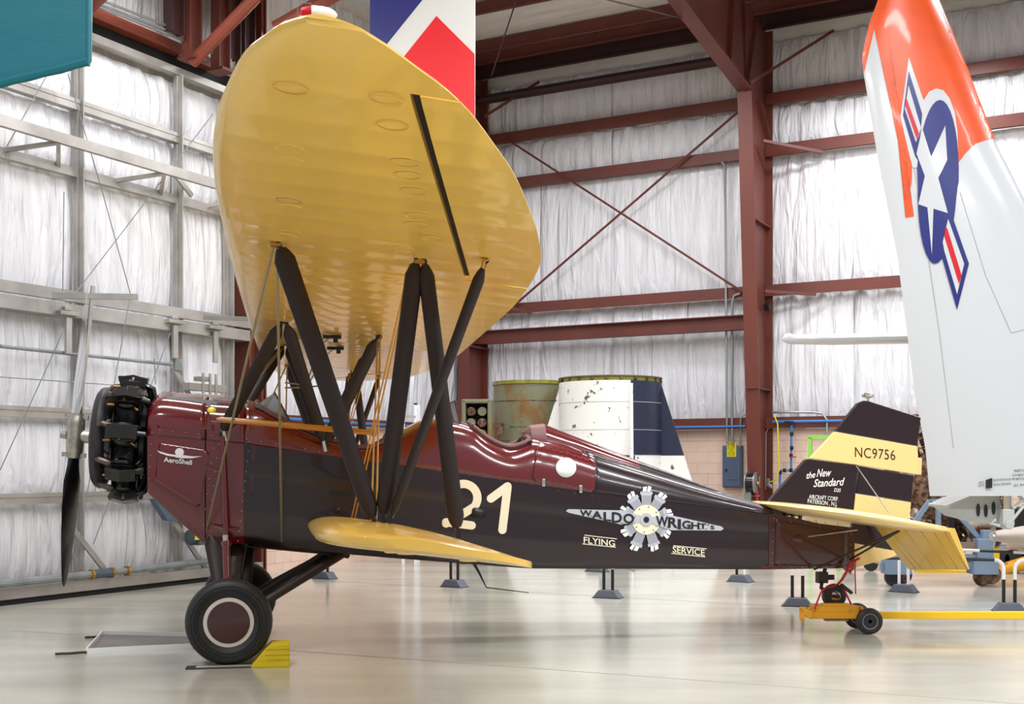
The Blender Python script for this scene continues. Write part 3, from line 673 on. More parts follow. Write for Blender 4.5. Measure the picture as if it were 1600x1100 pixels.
letters("'s", (1106, 1110), (821.5, 826.8), (3, 6), (1.6, 6.5)); m.obj('emblem_lettering', M['ink'], fus, kind='stuff')
m = MB(); side_text(m, 'FLYING', 912, 848, 961, 854, 9.5, bold=.012); side_text(m, 'SERVICE', 1051, 863, 1101, 868.5, 9.5, bold=.012)
for (x0, y0, x1, y1) in ((913, 835.5, 964, 841.5), (910, 849, 962, 854.5), (1052, 852, 1104, 857), (1049, 864, 1102, 869.5)):
    m.add([side_m(x0, y0), side_m(x1, y1), side_m(x1, y1+1.2), side_m(x0, y0+1.2)], [(0, 1, 2, 3)])
m.obj('lettering', M['ivory'], fus, kind='stuff')
# oil company wings on the cowl
m = MB(); text_px(m, 'AeroShell', 256, 721.5, 300, 726.5, 7.5, mapf=lambda x, y: A_side(x, y, .02), bold=.015)
m.add([A_side(x, y, .018) for x, y in [(245, 704), (262, 709), (275, 712), (276, 714), (262, 712), (250, 708)]], [tuple(range(6))])
m.add([A_side(x, y, .018) for x, y in [(316, 713), (300, 713), (286, 712), (286, 716), (300, 716)]], [tuple(range(5))])
m.add([A_side(x, y, .018) for x, y in [(262, 709), (276, 711), (286, 711), (300, 713), (286, 716), (276, 715)]], [tuple(range(6))])
m.add([A_side(x, y, .019) for x, y in disc(280.5, 706.5, 7, 6.5, 18)], [tuple(range(18))]); m.obj('oil_wings_mark', M['white'], cowl)
# windshields
m = MB(); wsb = [A(395, 645, .36), A(423, 653, .36), A(440, 640, .3), A(417, 605+8, .2)]
m = MB(); a0 = Vector((.18, -.34, 2.17)); a1 = Vector((.5, -.36, 2.03)); tp = Vector((.36, -.25, 2.30)); 
m.add([a0, a1, tp, Vector((a0.x, .34, a0.z)), Vector((a1.x, .36, a1.z)), Vector((tp.x, .25, tp.z))], [(0, 1, 2), (3, 5, 4), (0, 2, 5, 3)])
gl = m.obj('windshield', M['glass'], bp); sd = gl.modifiers.new('t', 'SOLIDIFY'); sd.thickness = .004
MB().tube([a1, tp, Vector((tp.x, .25, tp.z)), Vector((a1.x, .36, a1.z))], .006, 6).obj('frame', M['redd'], gl)
b0, b1, b2 = A(721, 669, .28), A(700, 657, .3), A(711, 626, .2); b3 = A(688, 640, .2)
mir = lambda v: Vector((v.x, -v.y, v.z))
m = MB(); m.add([b0, b2, mir(b2), mir(b0)], [(0, 1, 2, 3)]); m.add([b0, b2, b3, b1], [(0, 1, 2, 3)]); m.add([mir(v) for v in (b0, b2, b3, b1)], [(0, 1, 2, 3)])
gl2 = m.obj('windshield', M['glass'], bp); sd = gl2.modifiers.new('t', 'SOLIDIFY'); sd.thickness = .004
MB().tube([b0, b2, b3], .009, 6).tube([b0, b2, mir(b2), mir(b0)], .009, 6).tube([b0.lerp(b1, .5), b2.lerp(b3, .4)], .006, 6).obj('frame', M['redd'], gl2)

# ---- upper wing
def tip_tab(tab): return tab
UW_LE = [(0, .13), (3.3, .125), (4.5, .14), (5.25, .155), (5.93, .19), (6.3, .225), (6.6, .262), (6.94, .325), (7.15, .375), (7.3, .44), (7.42, .50), (7.49, .57)]
UW_TE = [(0, 2.05), (2.6, 2.04), (3.3, 2.02), (4.5, 1.92), (5.25, 1.757), (5.93, 1.56), (6.3, 1.44), (6.6, 1.32), (6.94, 1.172), (7.15, 1.05), (7.3, .93), (7.42, .83), (7.49, .75)]
LO = [(0, .030), (.006, .020), (.02, .011), (.05, .004), (.1, 0), (.2, -.002), (.4, 0), (.6, .001), (.8, .001), (1, 0)]
UP = [(0, .030), (.006, .043), (.02, .056), (.05, .074), (.1, .092), (.2, .110), (.35, .114), (.5, .102), (.65, .08), (.8, .05), (.92, .022), (1, .004)]
XS = [0, .003, .01, .025, .05, .1, .18, .3, .42, .55, .68, .8, .9, 1]
def upz(u, s): return 2.923-.0926*(u-.435)+.021*(abs(s)-4.23)
def loft_wing(m, ss, le, te, zlow, xa=None, xb=None, thick=1.0, tip0=6.2, tipL=1.32, lift=.045, rib=.33, ribamp=.0016, edge=0):
    """xa/xb(s): absolute u limits of the section cut out of the full aerofoil"""
    rings = []
    for s in ss:
        a = abs(s); l, t = smooth_tab(le, a), smooth_tab(te, a); c_ = t-l; tt = 1 if a < tip0 else math.sqrt(max(.002, 1-((a-tip0)/tipL)**2))
        ua = l if xa is None else max(l, xa(a)); ub = t if xb is None else min(t, xb(a))
        fa, fb = (ua-l)/c_, (ub-l)/c_
        C = max(c_, 1.0)*thick
        low = []; up = []
        r = (a/rib) % 1; bmp = -ribamp*(1-min(r, 1-r)*2/.16) if min(r, 1-r) < .08 else ribamp*.6*math.sin(math.pi*min(1, (min(r, 1-r)-.08)/.42))
        for x in XS:
            X = fa+(fb-fa)*x; u = l+c_*X
            zz = zlow(u, s)+lift*(1-tt); fade = min(1, X*8)*min(1, (1-X)*8)
            low.append(Vector((u, -s, zz+interp(LO, X)*C*(.5+.5*tt)+bmp*fade))); up.append(Vector((u, -s, zz+interp(UP, X)*C*tt+(1-tt)*.012+bmp*fade+edge)))
        rings.append(low+up[::-1][0:] )
    m.rings(rings); return m
def stations(a, b, rib=.33, tip=None):
    out = [a, b]; k = math.ceil(a/rib)
    while k*rib < b+.05:
        for d in (-.03, 0, .03, .165):
            v = k*rib+d
            if a < v < b: out.append(v)
        k += 1
    return sorted(set(round(v, 4) for v in out))
hinge = lambda a: 1.60-.199*(a-3.72)
tipst = [7.05, 7.12, 7.2, 7.28, 7.35, 7.41, 7.46, 7.49]
uwing = MB()
st = stations(0, 3.72); loft_wing(uwing, [-x for x in st[::-1]][:-1]+st, UW_LE, UW_TE, upz)
for sg_ in (1, -1):
    loft_wing(uwing, [sg_*x for x in stations(3.72, 7.05)], UW_LE, UW_TE, upz, xb=hinge)
    loft_wing(uwing, [sg_*x for x in tipst], UW_LE, UW_TE, upz)
uw = uwing.obj('upper_wing', M['yel'], bp, smooth=True, autos=50, label='long yellow upper wing with rounded tips')
for sg_ in (1, -1):
    al = loft_wing(MB(), [sg_*x for x in stations(3.75, 7.035)], UW_LE, UW_TE, upz, xa=lambda a: hinge(a)+.036).obj('aileron', M['yel'], bp, smooth=True, autos=50)
    MB().beam((hinge(3.75)+.018, -sg_*3.75, upz(1.6, 3.75)+.04), (hinge(7.03)+.018, -sg_*7.03, upz(.94, 7.03)+.055), .05, .015).obj('gap_shade_strip', M['dark'], uw)  # dark strip added inside the hinge gap, its colour standing in for shade
# inspection rings under the wing
def wsurf(px, py, z0f=upz):
    lo, hi = -7.4, 7.45; k = None
    for _ in range(40):
        s = (lo+hi)/2; p = A(px, py, s); 
        if p.z > z0f(p.x, s): lo = s     # still above the wing: move nearer
        else: hi = s
    return A(px, py, (lo+hi)/2)
for x, y in ((454, 140), (603, 157), (613, 197), (632, 254), (637, 274), (646, 299), (650, 337), (650, 351), (674, 372), (452, 232), (454, 252), (451, 313), (455, 324), (455, 363), (449, 369), (627, 395), (633, 388), (609, 437), (605, 458), (596, 500)):
    p = wsurf(x, y); o = MB().lathe([(.056, .0), (.057, -.003), (.061, -.003), (.062, 0)], (0, 0, 0), (0, 0, 1), 22, cap=False).obj('inspection_ring', M['yel'] if (x, y) != (451, 313) else M['wire'], uw)
    o.location = p-Vector((0, 0, .001)); o.rotation_euler = (0, math.atan(.0926), 0)
for x, y in ((519, 523), (524, 541)):
    p = wsurf(x, y); MB().box(p-Vector((0, 0, .02)), (.16, .05, .03)).box(p-Vector((-.03, 0, .045)), (.04, .03, .05)).obj('fuel_fitting', M['blk'], uw)
for q in (((513, 524), (503, 528), (480, 560)), ((518, 543), (508, 548), (490, 572))):
    MB().tube([wsurf(*q[0])-Vector((0, 0, .03)), wsurf(*q[1])-Vector((0, 0, .06)), Vector((.62, -.3*(1 if q[0][0] < 515 else -1), 2.35))], .008, 6).obj('fuel_line', M['pipe'], uw, smooth=True)
# ---- lower wing
LW_LE = [(0, .65), (4.0, .65), (4.3, .665), (4.55, .70), (4.7, .75), (4.8, .82), (4.88, .90), (4.93, .99), (4.95, 1.06)]
LW_TE = [(0, 1.90), (3.8, 1.90), (4.2, 1.89), (4.5, 1.87), (4.65, 1.84), (4.78, 1.78), (4.87, 1.69), (4.93, 1.55), (4.95, 1.42)]
lwz = lambda u, s: 1.15-.125*(u-.99)+.034*(abs(s)-4.2)
lwm = MB()
for sg_ in (1, -1):
    ss = stations(.40, 3.9)+[4.0, 4.1, 4.2, 4.3, 4.4, 4.5, 4.6, 4.68, 4.75, 4.81, 4.86, 4.9, 4.93, 4.945]
    loft_wing(lwm, [sg_*x for x in ss], LW_LE, LW_TE, lwz, tip0=4.1, tipL=.86, lift=.05, thick=1.0, ribamp=.001, edge=.027)
lw = lwm.obj('lower_wing', M['yel'], bp, smooth=True, autos=50, label='short yellow lower wing')
for x, y in ((638, 833), (735, 863), (618, 858)):
    p = A(x, y, 4.55); p.z = lwz(p.x, 4.5)+.02
    MB().lathe([(.0, -.012), (.06, -.012), (.066, 0)], p, (0, 0, 1), 18).obj('inspection_cover', M['cream'], lw)
p = A(738, 884, 4.1); MB().tube([p+Vector((0, 0, .03)), p-Vector((-.04, 0, .04)), A(760, 918, 4.1), A(826, 926, 4.1)], [.012, .008, .004, .003], 6).obj('pitot_mast', M['blk'], lw)
# ---- struts
def strut(p0, p1, c0, c1, th, name='strut', mt='strut', par=None, fit=True, n=8, blunt=0):
    m = MB(); p0, p1 = Vector(p0), Vector(p1); d = (p1-p0).normalized(); ch = Vector((1, 0, 0)); ch = (ch-d*ch.dot(d)).normalized(); tv = d.cross(ch)
    rings = []
    prof_ = [(.5, 0), (.42, .28), (.2, .5), (-.1, .46), (-.36, .22), (-.5, .03), (-.5, -.03), (-.36, -.22), (-.1, -.46), (.2, -.5), (.42, -.28)]
    L = (p1-p0).length; e = .03/L
    for t, k in ((0, .45), (e, .75), (2.2*e, 1), (.5, 1), (1-2.2*e, 1), (1-e, .8), (1, .5)):
        c_ = c0+(c1-c0)*t; rings.append([p0.lerp(p1, t)+ch*(-a*c_*k)+tv*(b*th) for a, b in prof_])
    o = m.rings(rings).obj(name, M[mt], par or bp, smooth=True, autos=60)
    if fit:
        for a, b in ((p0, -1), (p1, 1)): MB().beam(a, a+d*b*.06, .03, .02).lathe([(.018, -.025), (.018, .025)], a+d*b*.045, (0, 1, 0), 8).obj('end_fitting', M['blk'], o)
    return o
def both(fn):
    for g in (1, -1): fn(g)
def mv(v, g): return Vector((v.x, v.y*g, v.z))
U1 = A(439, 388, 4.23); U2 = A(649, 412, 4.23); U2b = A(664, 414, 4.23); D1 = A(582, 808, 4.2); D2 = A(600, 802, 4.2); D3 = A(714, 824, 4.2)
U4 = A(754, 420, 4.45); D4 = A(614, 802, 4.25)
def outer(g):
    strut(mv(U1, g), mv(D1, g), .125, .1, .045, 'interplane_strut'); strut(mv(U2, g), mv(D2, g), .105, .105, .045, 'interplane_strut')
    strut(mv(U2b, g), mv(D3, g), .095, .1, .045, 'interplane_strut'); o = strut(mv(U4, g), mv(D4, g), .07, .05, .045, 'aileron_strut')
    MB().tube([mv(A(754, 422, 4.45), g), mv(A(757, 403, 4.5), g)], .012, 6).tube([mv(A(750, 402, 4.5), g), mv(A(758, 408, 4.5), g), mv(A(767, 402, 4.5), g)], .008, 6).obj('end_fitting', M['brass'], o)
both(outer)
C1 = A(437, 510, .92); C2 = A(449, 510, .92); C3 = A(588, 532, .75)
E1 = A(349, 672, .48); E2 = A(505, 688, .48); E3 = A(512, 688, .48)
def cab(g):
    strut(mv(C1, g), mv(E1, g), .11, .11, .045, 'cabane_strut'); strut(mv(C2, g), mv(E2, g), .11, .1, .045, 'cabane_strut'); strut(mv(C3, g), mv(E3, g), .11, .1, .045, 'cabane_strut')
    for q in (E1, E2): MB().tube([mv(q, g), mv(q+Vector((.02, 0, -.1)), g)], .018, 8).obj('foot_fitting', M['chrome'], bp)
both(cab)
for g in (1, -1):
    for (x, y, s) in ((436, 503, .92), (592, 524, .72), (431, 378, 4.23), (655, 406, 4.23)):
        v = A(x, y, s); v.z = upz(v.x, s)
        MB().box(mv(v-Vector((0, 0, .015)), g), (.06, .04, .022)).obj('wing_fitting', M['brass'], uw)
# ---- wires
def wire(p, q, r=.007, mt='wire'): MB().tube([p, q], r, 6).obj('bracing_wire', M[mt], bp)
for g in (1, -1):
    wire(mv(A(427, 386, 4.25), g), mv(A(323, 828, .5), g), .009); wire(mv(A(433, 386, 4.2), g), mv(A(440, 846, .5), g), .009)
    for d in (0, 5): wire(mv(A(645-d, 414, 4.2), g), mv(A(551-d, 824, .5), g), .006, 'wireg')
    for d in (0, 4): wire(mv(A(590+d, 530, .75), g), mv(A(580+d*2, 812, 4.2), g), .006, 'wireg')
    for d in (0, 4): wire(mv(A(436+d, 510, .92), g), mv(A(580+d, 812, 4.2), g) if g > 5 else mv(A(352+d, 665, -.45), g), .006, 'wire')
wire(A(450, 512, .92), A(500, 690, -.47), .006); wire(A(588, 534, .75), A(505, 690, -.47), .006, 'wireg')
sk0, sk1 = A(338, 655, 1.9), A(592, 677, 1.9)
for g in (1, -1):
    o = MB().tube([mv(sk0, g), mv(sk0.lerp(sk1, .03), g), mv(sk0.lerp(sk1, .5), g), mv(sk0.lerp(sk1, .97), g), mv(sk1, g)], [.01, .021, .023, .02, .008], 8).obj('wire_spreader', M['wood'], bp, smooth=True, label='varnished wooden wire spreader')
    for f in (.1, .39, .97): MB().lathe([(.026, -.015), (.03, 0), (.026, .015)], mv(sk0.lerp(sk1, f), g), (1, 0, 0), 8).obj('clamp', M['wire'], o)
MB().tube([A(508, 602, .5), A(480, 605, .6), A(465, 600, .6), A(445, 598, .6)], .008, 6).tube([A(482, 605, .6), A(445, 606, .55)], .008, 6).obj('cord_wrap', M['wire'], bp)
# ---- beacon on the wing tip
bx, by = A(496, 22, 7.42).x, -7.40; bz = upz(bx, 7.42)+.105; k_ = .42
bc = MB().lathe([(.012*k_, -.13*k_), (.038*k_, -.115*k_), (.05*k_, -.08*k_), (.052*k_, -.04*k_)], (bx, by, bz), (1, 0, 0), 16).obj('beacon_lens', M['insred'], uw, smooth=True, label='dark red glass beacon lens')
MB().lathe([(.058*k_, -.045*k_), (.06*k_, -.02*k_), (.058*k_, .04*k_), (.05*k_, .09*k_), (.03*k_, .13*k_), (.006*k_, .15*k_)], (bx, by, bz), (1, 0, 0), 16).box((bx+.02*k_, by, bz-.06*k_), (.12*k_, .05*k_, .06*k_)).obj('beacon_housing', M['white'], uw, smooth=True)
MB().tube([(bx-.02, by-.03, bz-.02), (bx-.062, by-.03, bz-.02), (bx-.062, by-.03, bz+.02), (bx-.02, by-.02, bz+.025)], .0012, 5).obj('beacon_guard', M['chrome'], uw)
# ---- tail surfaces
def slab(px_poly, th, name, mt, parent=bp, s=0.0, **k):
    """tail surface panel: tapered towards its outline"""
    P = [A(x, y, s+th/2) for x, y in px_poly]; n = len(P)
    c_ = sum(P, Vector())/n; m = MB()
    a = [Vector((p.x, -(s)-.3*th*0, p.z)) for p in P]
    near = [p.lerp(c_, .06) for p in P]; near = [Vector((p.x, -(s+th/2), p.z)) for p in near]; far = [Vector((p.x, -(s-th/2), p.z)) for p in near]
    m.add(near+[Vector((p.x, -s, p.z)) for p in P]+far, [tuple(range(n))]+[(i, (i+1) % n, n+(i+1) % n, n+i) for i in range(n)]+[(n+i, n+(i+1) % n, 2*n+(i+1) % n, 2*n+i) for i in range(n)]+[tuple(range(3*n-1, 2*n-1, -1))])
    return m.obj(name, M[mt], parent, **k)
def plate(px_poly, th, name, mt, parent=bp, s=0.0, **k):
    P = [A(x, y, s+th/2) for x, y in px_poly]; return MB().prism(P, (0, th, 0)).obj(name, M[mt], parent, bevel=.006, **k)
fin = plate([(1192, 793), (1258, 719), (1262, 717), (1341, 727), (1333, 806), (1200, 806)], .06, 'fin', 'mar')
rud = plate([(1305, 674), (1332, 640), (1340, 630), (1350, 626), (1360, 627), (1439, 652), (1434, 697)], .05, 'rudder', 'mar', label='rudder with maroon and cream bands')
plate([(1266, 716), (1305, 674.5), (1434, 697.5), (1436, 742), (1343, 727)], .052, 'rudder_band', 'cream', rud)
plate([(1344, 728), (1428, 743), (1424, 784), (1338, 771)], .05, 'rudder_band', 'mar', rud)
plate([(1337, 772), (1424, 785), (1421, 812), (1333, 806)], .052, 'rudder_band', 'cream', rud)
plate([(1333, 807), (1421, 813), (1412, 862), (1330, 848)], .05, 'rudder_band', 'mar', rud)
plate([(1330, 849), (1412, 863), (1394, 871), (1327, 890)], .052, 'rudder_band', 'cream', rud)
plate([(1428, 714), (1441, 716), (1440, 742), (1427, 741)], .03, 'trim_tab', 'cream', rud)
plate([(1264, 717), (1342, 727), (1342, 730), (1263, 720)], .03, 'gap_cover', 'black', rud)
fm = lambda x, y: A(x, y, .034)
m = MB(); text_px(m, 'NC9756', 1336, 714, 1399, 719, 16, mapf=lambda x, y: A(x, y, .03), bold=-.004, space=1.05); m.obj('registration', M['ink'], rud)
m = MB(); text_px(m, 'the', 1260, 748, 1274, 746, 10, mapf=fm, shear=.35, bold=.012); text_px(m, 'New', 1276, 745, 1299, 744, 12, mapf=fm, shear=.35, bold=.012)
text_px(m, 'Standard', 1271, 761, 1320, 758, 12, mapf=fm, shear=.35, bold=.012); text_px(m, 'D25', 1303, 768, 1314, 769, 5.5, mapf=fm, shear=.3, bold=.01)
text_px(m, 'AIRCRAFT CORP.', 1264, 779, 1310, 783, 6.5, mapf=fm, bold=.006); text_px(m, 'PATERSON , N.J.', 1262, 786, 1308, 791, 6.5, mapf=fm, bold=.006); m.obj('fin_lettering', M['white'], fin, kind='stuff')
v = A(1356, 626, 0); MB().tube([v-Vector((0, 0, .03)), v+Vector((0, 0, .04))], .012, 8).lathe([(.01, -.01), (.055, .005), (.06, .025), (.035, .045), (.0, .05)], v+Vector((0, 0, .03)), (0, 0, 1), 14).obj('tail_beacon', M['chrome'], bp, smooth=True)
# stabiliser: plane through the points read from the photo
ST = lambda u: 1.262-.165*(u-5.1)
SL = [(0, 5.02), (.3, 5.04), (.8, 5.16), (1.15, 5.33), (1.35, 5.5), (1.48, 5.72), (1.54, 5.95), (1.555, 6.1)]
stt = MB(); zst = lambda u, s: ST(u)-.03
for sg_ in (1, -1):
    rings = []
    for s in [.02, .3, .6, .9, 1.1, 1.25, 1.35, 1.42, 1.48, 1.52, 1.545]:
        l = smooth_tab(SL, s); t = 6.17-(.02 if s > 1.5 else 0)+(-.12 if s < .15 else 0); th = .058*math.sqrt(max(.05, 1-(s/1.58)**6)); rr = []
        for x in (0, .02, .08, .25, .6, 1): rr.append(Vector((l+(t-l)*x, -sg_*s, ST(l+(t-l)*x)-th*math.sqrt(min(1, x*5))*(1-.3*x))))
        for x in (1, .6, .25, .08, .02): rr.append(Vector((l+(t-l)*x, -sg_*s, ST(l+(t-l)*x)+th*math.sqrt(min(1, x*5))*(1-.3*x))))
        rings.append(rr)
    stt.rings(rings)
sb = stt.obj('stabiliser', M['cream'], bp, smooth=True, autos=50)
for sg_ in (1, -1):
    h0 = Vector((6.19, -sg_*.12, ST(6.19))); h1 = Vector((6.19, -sg_*1.545, ST(6.19))); t0 = A(1420, 889, .3); t1 = A(1514, 889, 1.45)
    t0 = Vector((t0.x, t0.y*sg_, t0.z)); t1 = Vector((t1.x, t1.y*sg_, t1.z)); n = 8; rings = []
    for i in range(n+1):
        f = i/n; hh = h0.lerp(h1, f); tt = t0.lerp(t1, f); d = (tt-hh).normalized(); nn = Vector((0, 1, 0)).cross(d).normalized(); th = .03
        rings.append([hh+nn*th, hh.lerp(tt, .5)+nn*th*.7, tt+nn*.005, tt-nn*.005, hh.lerp(tt, .5)-nn*th*.7, hh-nn*th, hh-d*.02])
    el = MB().rings(rings).obj('elevator', M['yel'], bp, smooth=True, autos=50)
    for f in (.1, .2, .42, .64, .8, .94):
        hh = h0.lerp(h1, f); tt = t0.lerp(t1, f+.04); d = (tt-hh).normalized(); nn = Vector((0, 1, 0)).cross(d).normalized()
        nn = nn if nn.z < 0 else -nn
        MB().beam(hh+nn*.031, tt+nn*.006, .007, .004).obj('rib_tape', M['wire'], el)
for sg_ in (1, -1):
    for dx in (0, 7):
        p = A(1403+dx*.3, 830, 1.15); q = A(1272+dx*8, 890-dx*2.2, .14); strut(mv(p, sg_), mv(q, sg_), .035, .03, .018, 'stabiliser_strut', fit=False)
    wire(mv(A(1338, 728, .04), sg_), mv(A(1388, 800, .9), sg_), .006, 'pipe')
for y0 in (1240, 1252): MB().beam(A(y0, 800, .15), A(y0-3, 815, .12), .03, .02).obj('stabiliser_bracket', M['blk'], bp)
# cone blister
MB().lathe([(.0, -.16), (.05, 0), (.0, .005)], A_side(1250, 843, -.0), (1, 0, -.1), 12).obj('horn_blister', M['redd'], tailp)
MB().tube([A(1252, 840, .12), A(1340, 828, .15)], .006, 5).obj('control_cable', M['chrome'], bp)
side_patch([(1213, 812), (1325, 832), (1323, 884), (1210, 884)], .004, .006, 'inspection_panel', M['redd'], tailp, 3)
MB().tube([A(1190, 888, .19), A(1203, 884, .2), A(1215, 886, .19)], .012, 6).obj('lift_handle', M['red'], tailp)
# ---- tail wheel
tw = A(1303, 931, 0); zg_ = tw.z
w_ = MB().lathe([(.05, -.045), (.085, -.05), (.115, -.035), (.123, 0), (.115, .035), (.085, .05), (.05, .045)], tw, (0, 1, 0), 28).obj('tail_wheel', M['rubber'], bp, smooth=True)
MB().lathe([(.0, -.055), (.02, -.055), (.045, -.048), (.052, -.044), (.052, .044), (0, .05)], tw, (0, 1, 0), 20).obj('hub', M['chrome'], w_, smooth=True)
MB().tube([A(1290, 886, 0), A(1285, 905, 0), A(1283, 918, .07), A(1296, 931, .09), tw+Vector((.02, -.08, 0))], .02, 8).box(A(1284, 902, 0), (.1, .08, .11)).box(A(1297, 902, 0), (.08, .03, .05)).obj('tail_fork', M['strut'], bp, smooth=True)
# ---- main wheels and gear
for g in (1, -1):
    c_ = Vector((0, -1.005*g, .355)); dd = -1*g
    pr = [(.2, -.07), (.23, -.1), (.29, -.115), (.33, -.1), (.35, -.06), (.355, -.02), (.355, .02), (.35, .06), (.33, .1), (.29, .115), (.23, .1), (.2, .07)]
    wh = MB().lathe(pr, c_, (0, 1, 0), 48).obj('wheel', M['rubber'], bp, smooth=True, autos=60)
    for r in (.245, .27, .30): MB().lathe([(r, -.0), (r+.004, .006), (r+.008, 0)], c_+Vector((0, dd*.1125-(0 if r < .3 else -dd*.002), 0)), (0, dd, 0), 40, cap=False).obj('tyre_ring', M['rubber'], wh, smooth=True)
    MB().lathe([(.0, .088), (.165, .078), (.2055, .074), (.2055, .06), (0, .06)], c_, (0, dd, 0), 40).obj('wheel_rim', M['rimw'], wh, smooth=True, label='cream wheel rim')
    MB().lathe([(.0, .102), (.1, .1), (.172, .084), (.173, .07), (0, .07)], c_, (0, dd, 0), 40).obj('hub_cap', M['redd'], wh, smooth=True, label='maroon hub cap')
    MB().lathe([(.0, .09), (.05, .09), (.06, .07), (.19, .06), (0, .05)], c_, (0, -dd, 0), 30).obj('inner_hub', M['pipe'], wh, smooth=True)
    q = lambda x, y, s: mv(A(x, y, s), g)
    MB().tube([q(347, 682, .53), q(350, 760, .57), q(353, 848, .66)], .024, 12).tube([q(353, 848, .66), q(357, 965, .86)], .034, 12).lathe([(.04, -.02), (.04, .02)], q(353, 850, .66), (.1, -.3*g, -1), 12).obj('oleo_leg', M['red'], bp, smooth=True)
    MB().tube([q(352, 836, .655), q(353, 849, .662)], .026, 10).obj('oleo_piston', M['chrome'], bp, smooth=True)
    strut(q(333, 838, .45), q(352, 965, .84), .17, .1, .05, 'gear_leg', fit=False); strut(q(370, 848, .3), q(362, 965, .84), .14, .08, .05, 'gear_leg', fit=False)
    strut(q(541, 862, .42), q(362, 972, .87), .085, .085, .04, 'drag_strut', fit=False); strut(q(538, 852, .2), q(380, 965, .6), .085, .085, .04, 'drag_strut', fit=False)
    strut(q(372, 965, .86), q(392, 848, .1), .09, .07, .035, 'gear_leg', fit=False)
    MB().tube([q(326, 836, .45), q(345, 842, .45)], .02, 6).obj('gear_bracket', M['brass'], bp)
    MB().tube([q(320, 728, .5), q(345, 737, .56)], .013, 6).tube([q(330, 820, .5), q(352, 828, .62), q(373, 826, .5)], .01, 6).obj('oleo_brace', M['red'], bp)
MB().beam((.12, 0, .925), A(545, 866, 0), .5, .012).tube([A(362, 842, .44), A(545, 871, .44)], .012, 6).obj('belly_rail', M['strut'], bp)
# ---- engine
ex, ez = -.92, 1.878; tilt = Matrix.Rotation(math.radians(5), 4, 'Y')
eng = MB().lathe([(.06, -.30), (.12, -.28), (.17, -.2), (.22, -.12), (.235, 0), (.235, .12), (.22, .16), (.2, .3)], (0, 0, 0), (1, 0, 0), 27).lathe([(.05, -.42), (.06, -.3), (.07, -.28)], (0, 0, 0), (1, 0, 0), 20).obj('engine', M['blkg'], bp, smooth=True, label='black radial engine with nine finned cylinders')
eng.location = (ex, 0, ez); eng.rotation_euler = (0, math.radians(4), 0)
cm = MB(); pr = [(.085, .2)]
z = .24
while z < .43: pr += [(.08, z), (.104, z+.003), (.104, z+.007), (.08, z+.01)]; z += .0145
pr += [(.1, .44), (.1, .475), (.085, .49)]
cm.lathe(pr, (0, 0, 0), (0, 0, 1), 20)
for k in (-1, 1):      # rocker boxes
    cm.box((k*.06, 0, .52), (.11, .1, .075), Matrix.Rotation(k*.2, 3, 'Y')); cm.box((k*.062, 0, .56), (.13, .12, .02), Matrix.Rotation(k*.2, 3, 'Y')); cm.box((k*.1, 0, .54), (.05, .06, .05))
cm.box((0, 0, .5), (.16, .15, .05)); cm.tube([(.12, .05, .48), (.19, .06, .3), (.2, .05, .1)], .022, 7); cm.tube([(-.13, .03, .2), (-.095, .03, .5)], .011, 6); cm.tube([(-.13, -.03, .2), (-.095, -.03, .5)], .011, 6)
cm.tube([(.09, 0, .5), (.17, .0, .47), (.2, .0, .36), (.2, 0, .22)], .028, 8)
cyo = cm.obj('cylinder', M['blkg'], eng, smooth=True, autos=40, bevel=.012)
ex_m = MB().tube([(-.09, .05, .47), (-.17, .07, .46), (-.22, .06, .42)], .026, 8).obj('exhaust_stub', M['exh2'], eng, smooth=True)
pl = MB().tube([(-.1, -.07, .47), (-.16, -.075, .47)], .009, 6).tube([(.07, -.08, .46), (.1, -.1, .45)], .009, 6).lathe([(.012, -.01), (.012, .01)], (-.02, -.06, .53), (0, 1, 0), 6).obj('spark_plug', M['brass'], eng)
for i in range(9):
    for src in (cyo, ex_m, pl):
        o = src if i == 0 else src.copy()
        if i: COL.objects.link(o)
        o.rotation_euler = (math.radians(40*i+4), 0, 0)
ring = MB(); n = 36; rr = []
for i in range(n+1):
    a = math.radians(360*i/n); rr.append([Vector((-.23+.065*math.cos(t)+(.0 if True else 0), (.36+.095*math.sin(t))*math.sin(a), (.36+.095*math.sin(t))*math.cos(a))) for t in [2*math.pi*j/12 for j in range(12)]])
ring.rings(rr, cap=False); ring.obj('exhaust_collector', M['exh'], eng, smooth=True)
MB().lathe([(.27, .1), (.33, .12), (.34, .16), (.27, .2)], (0, 0, 0), (1, 0, 0), 30, cap=False).obj('intake_ring', M['blk'], eng, smooth=True)
for a in (20, 75, 130, 200, 260, 320):
    c2_, s2_ = math.sin(math.radians(a)), math.cos(math.radians(a)); MB().tube([(.16, c2_*.2, s2_*.2), (.3, c2_*.3, s2_*.3)], .014, 6).obj('engine_mount', M['blk'], eng)
MB().lathe([(.38, .27), (.4, .275), (.4, .285), (.0, .285)], (0, 0, 0), (1, 0, 0), 30).obj('firewall_disc', M['dark'], eng)
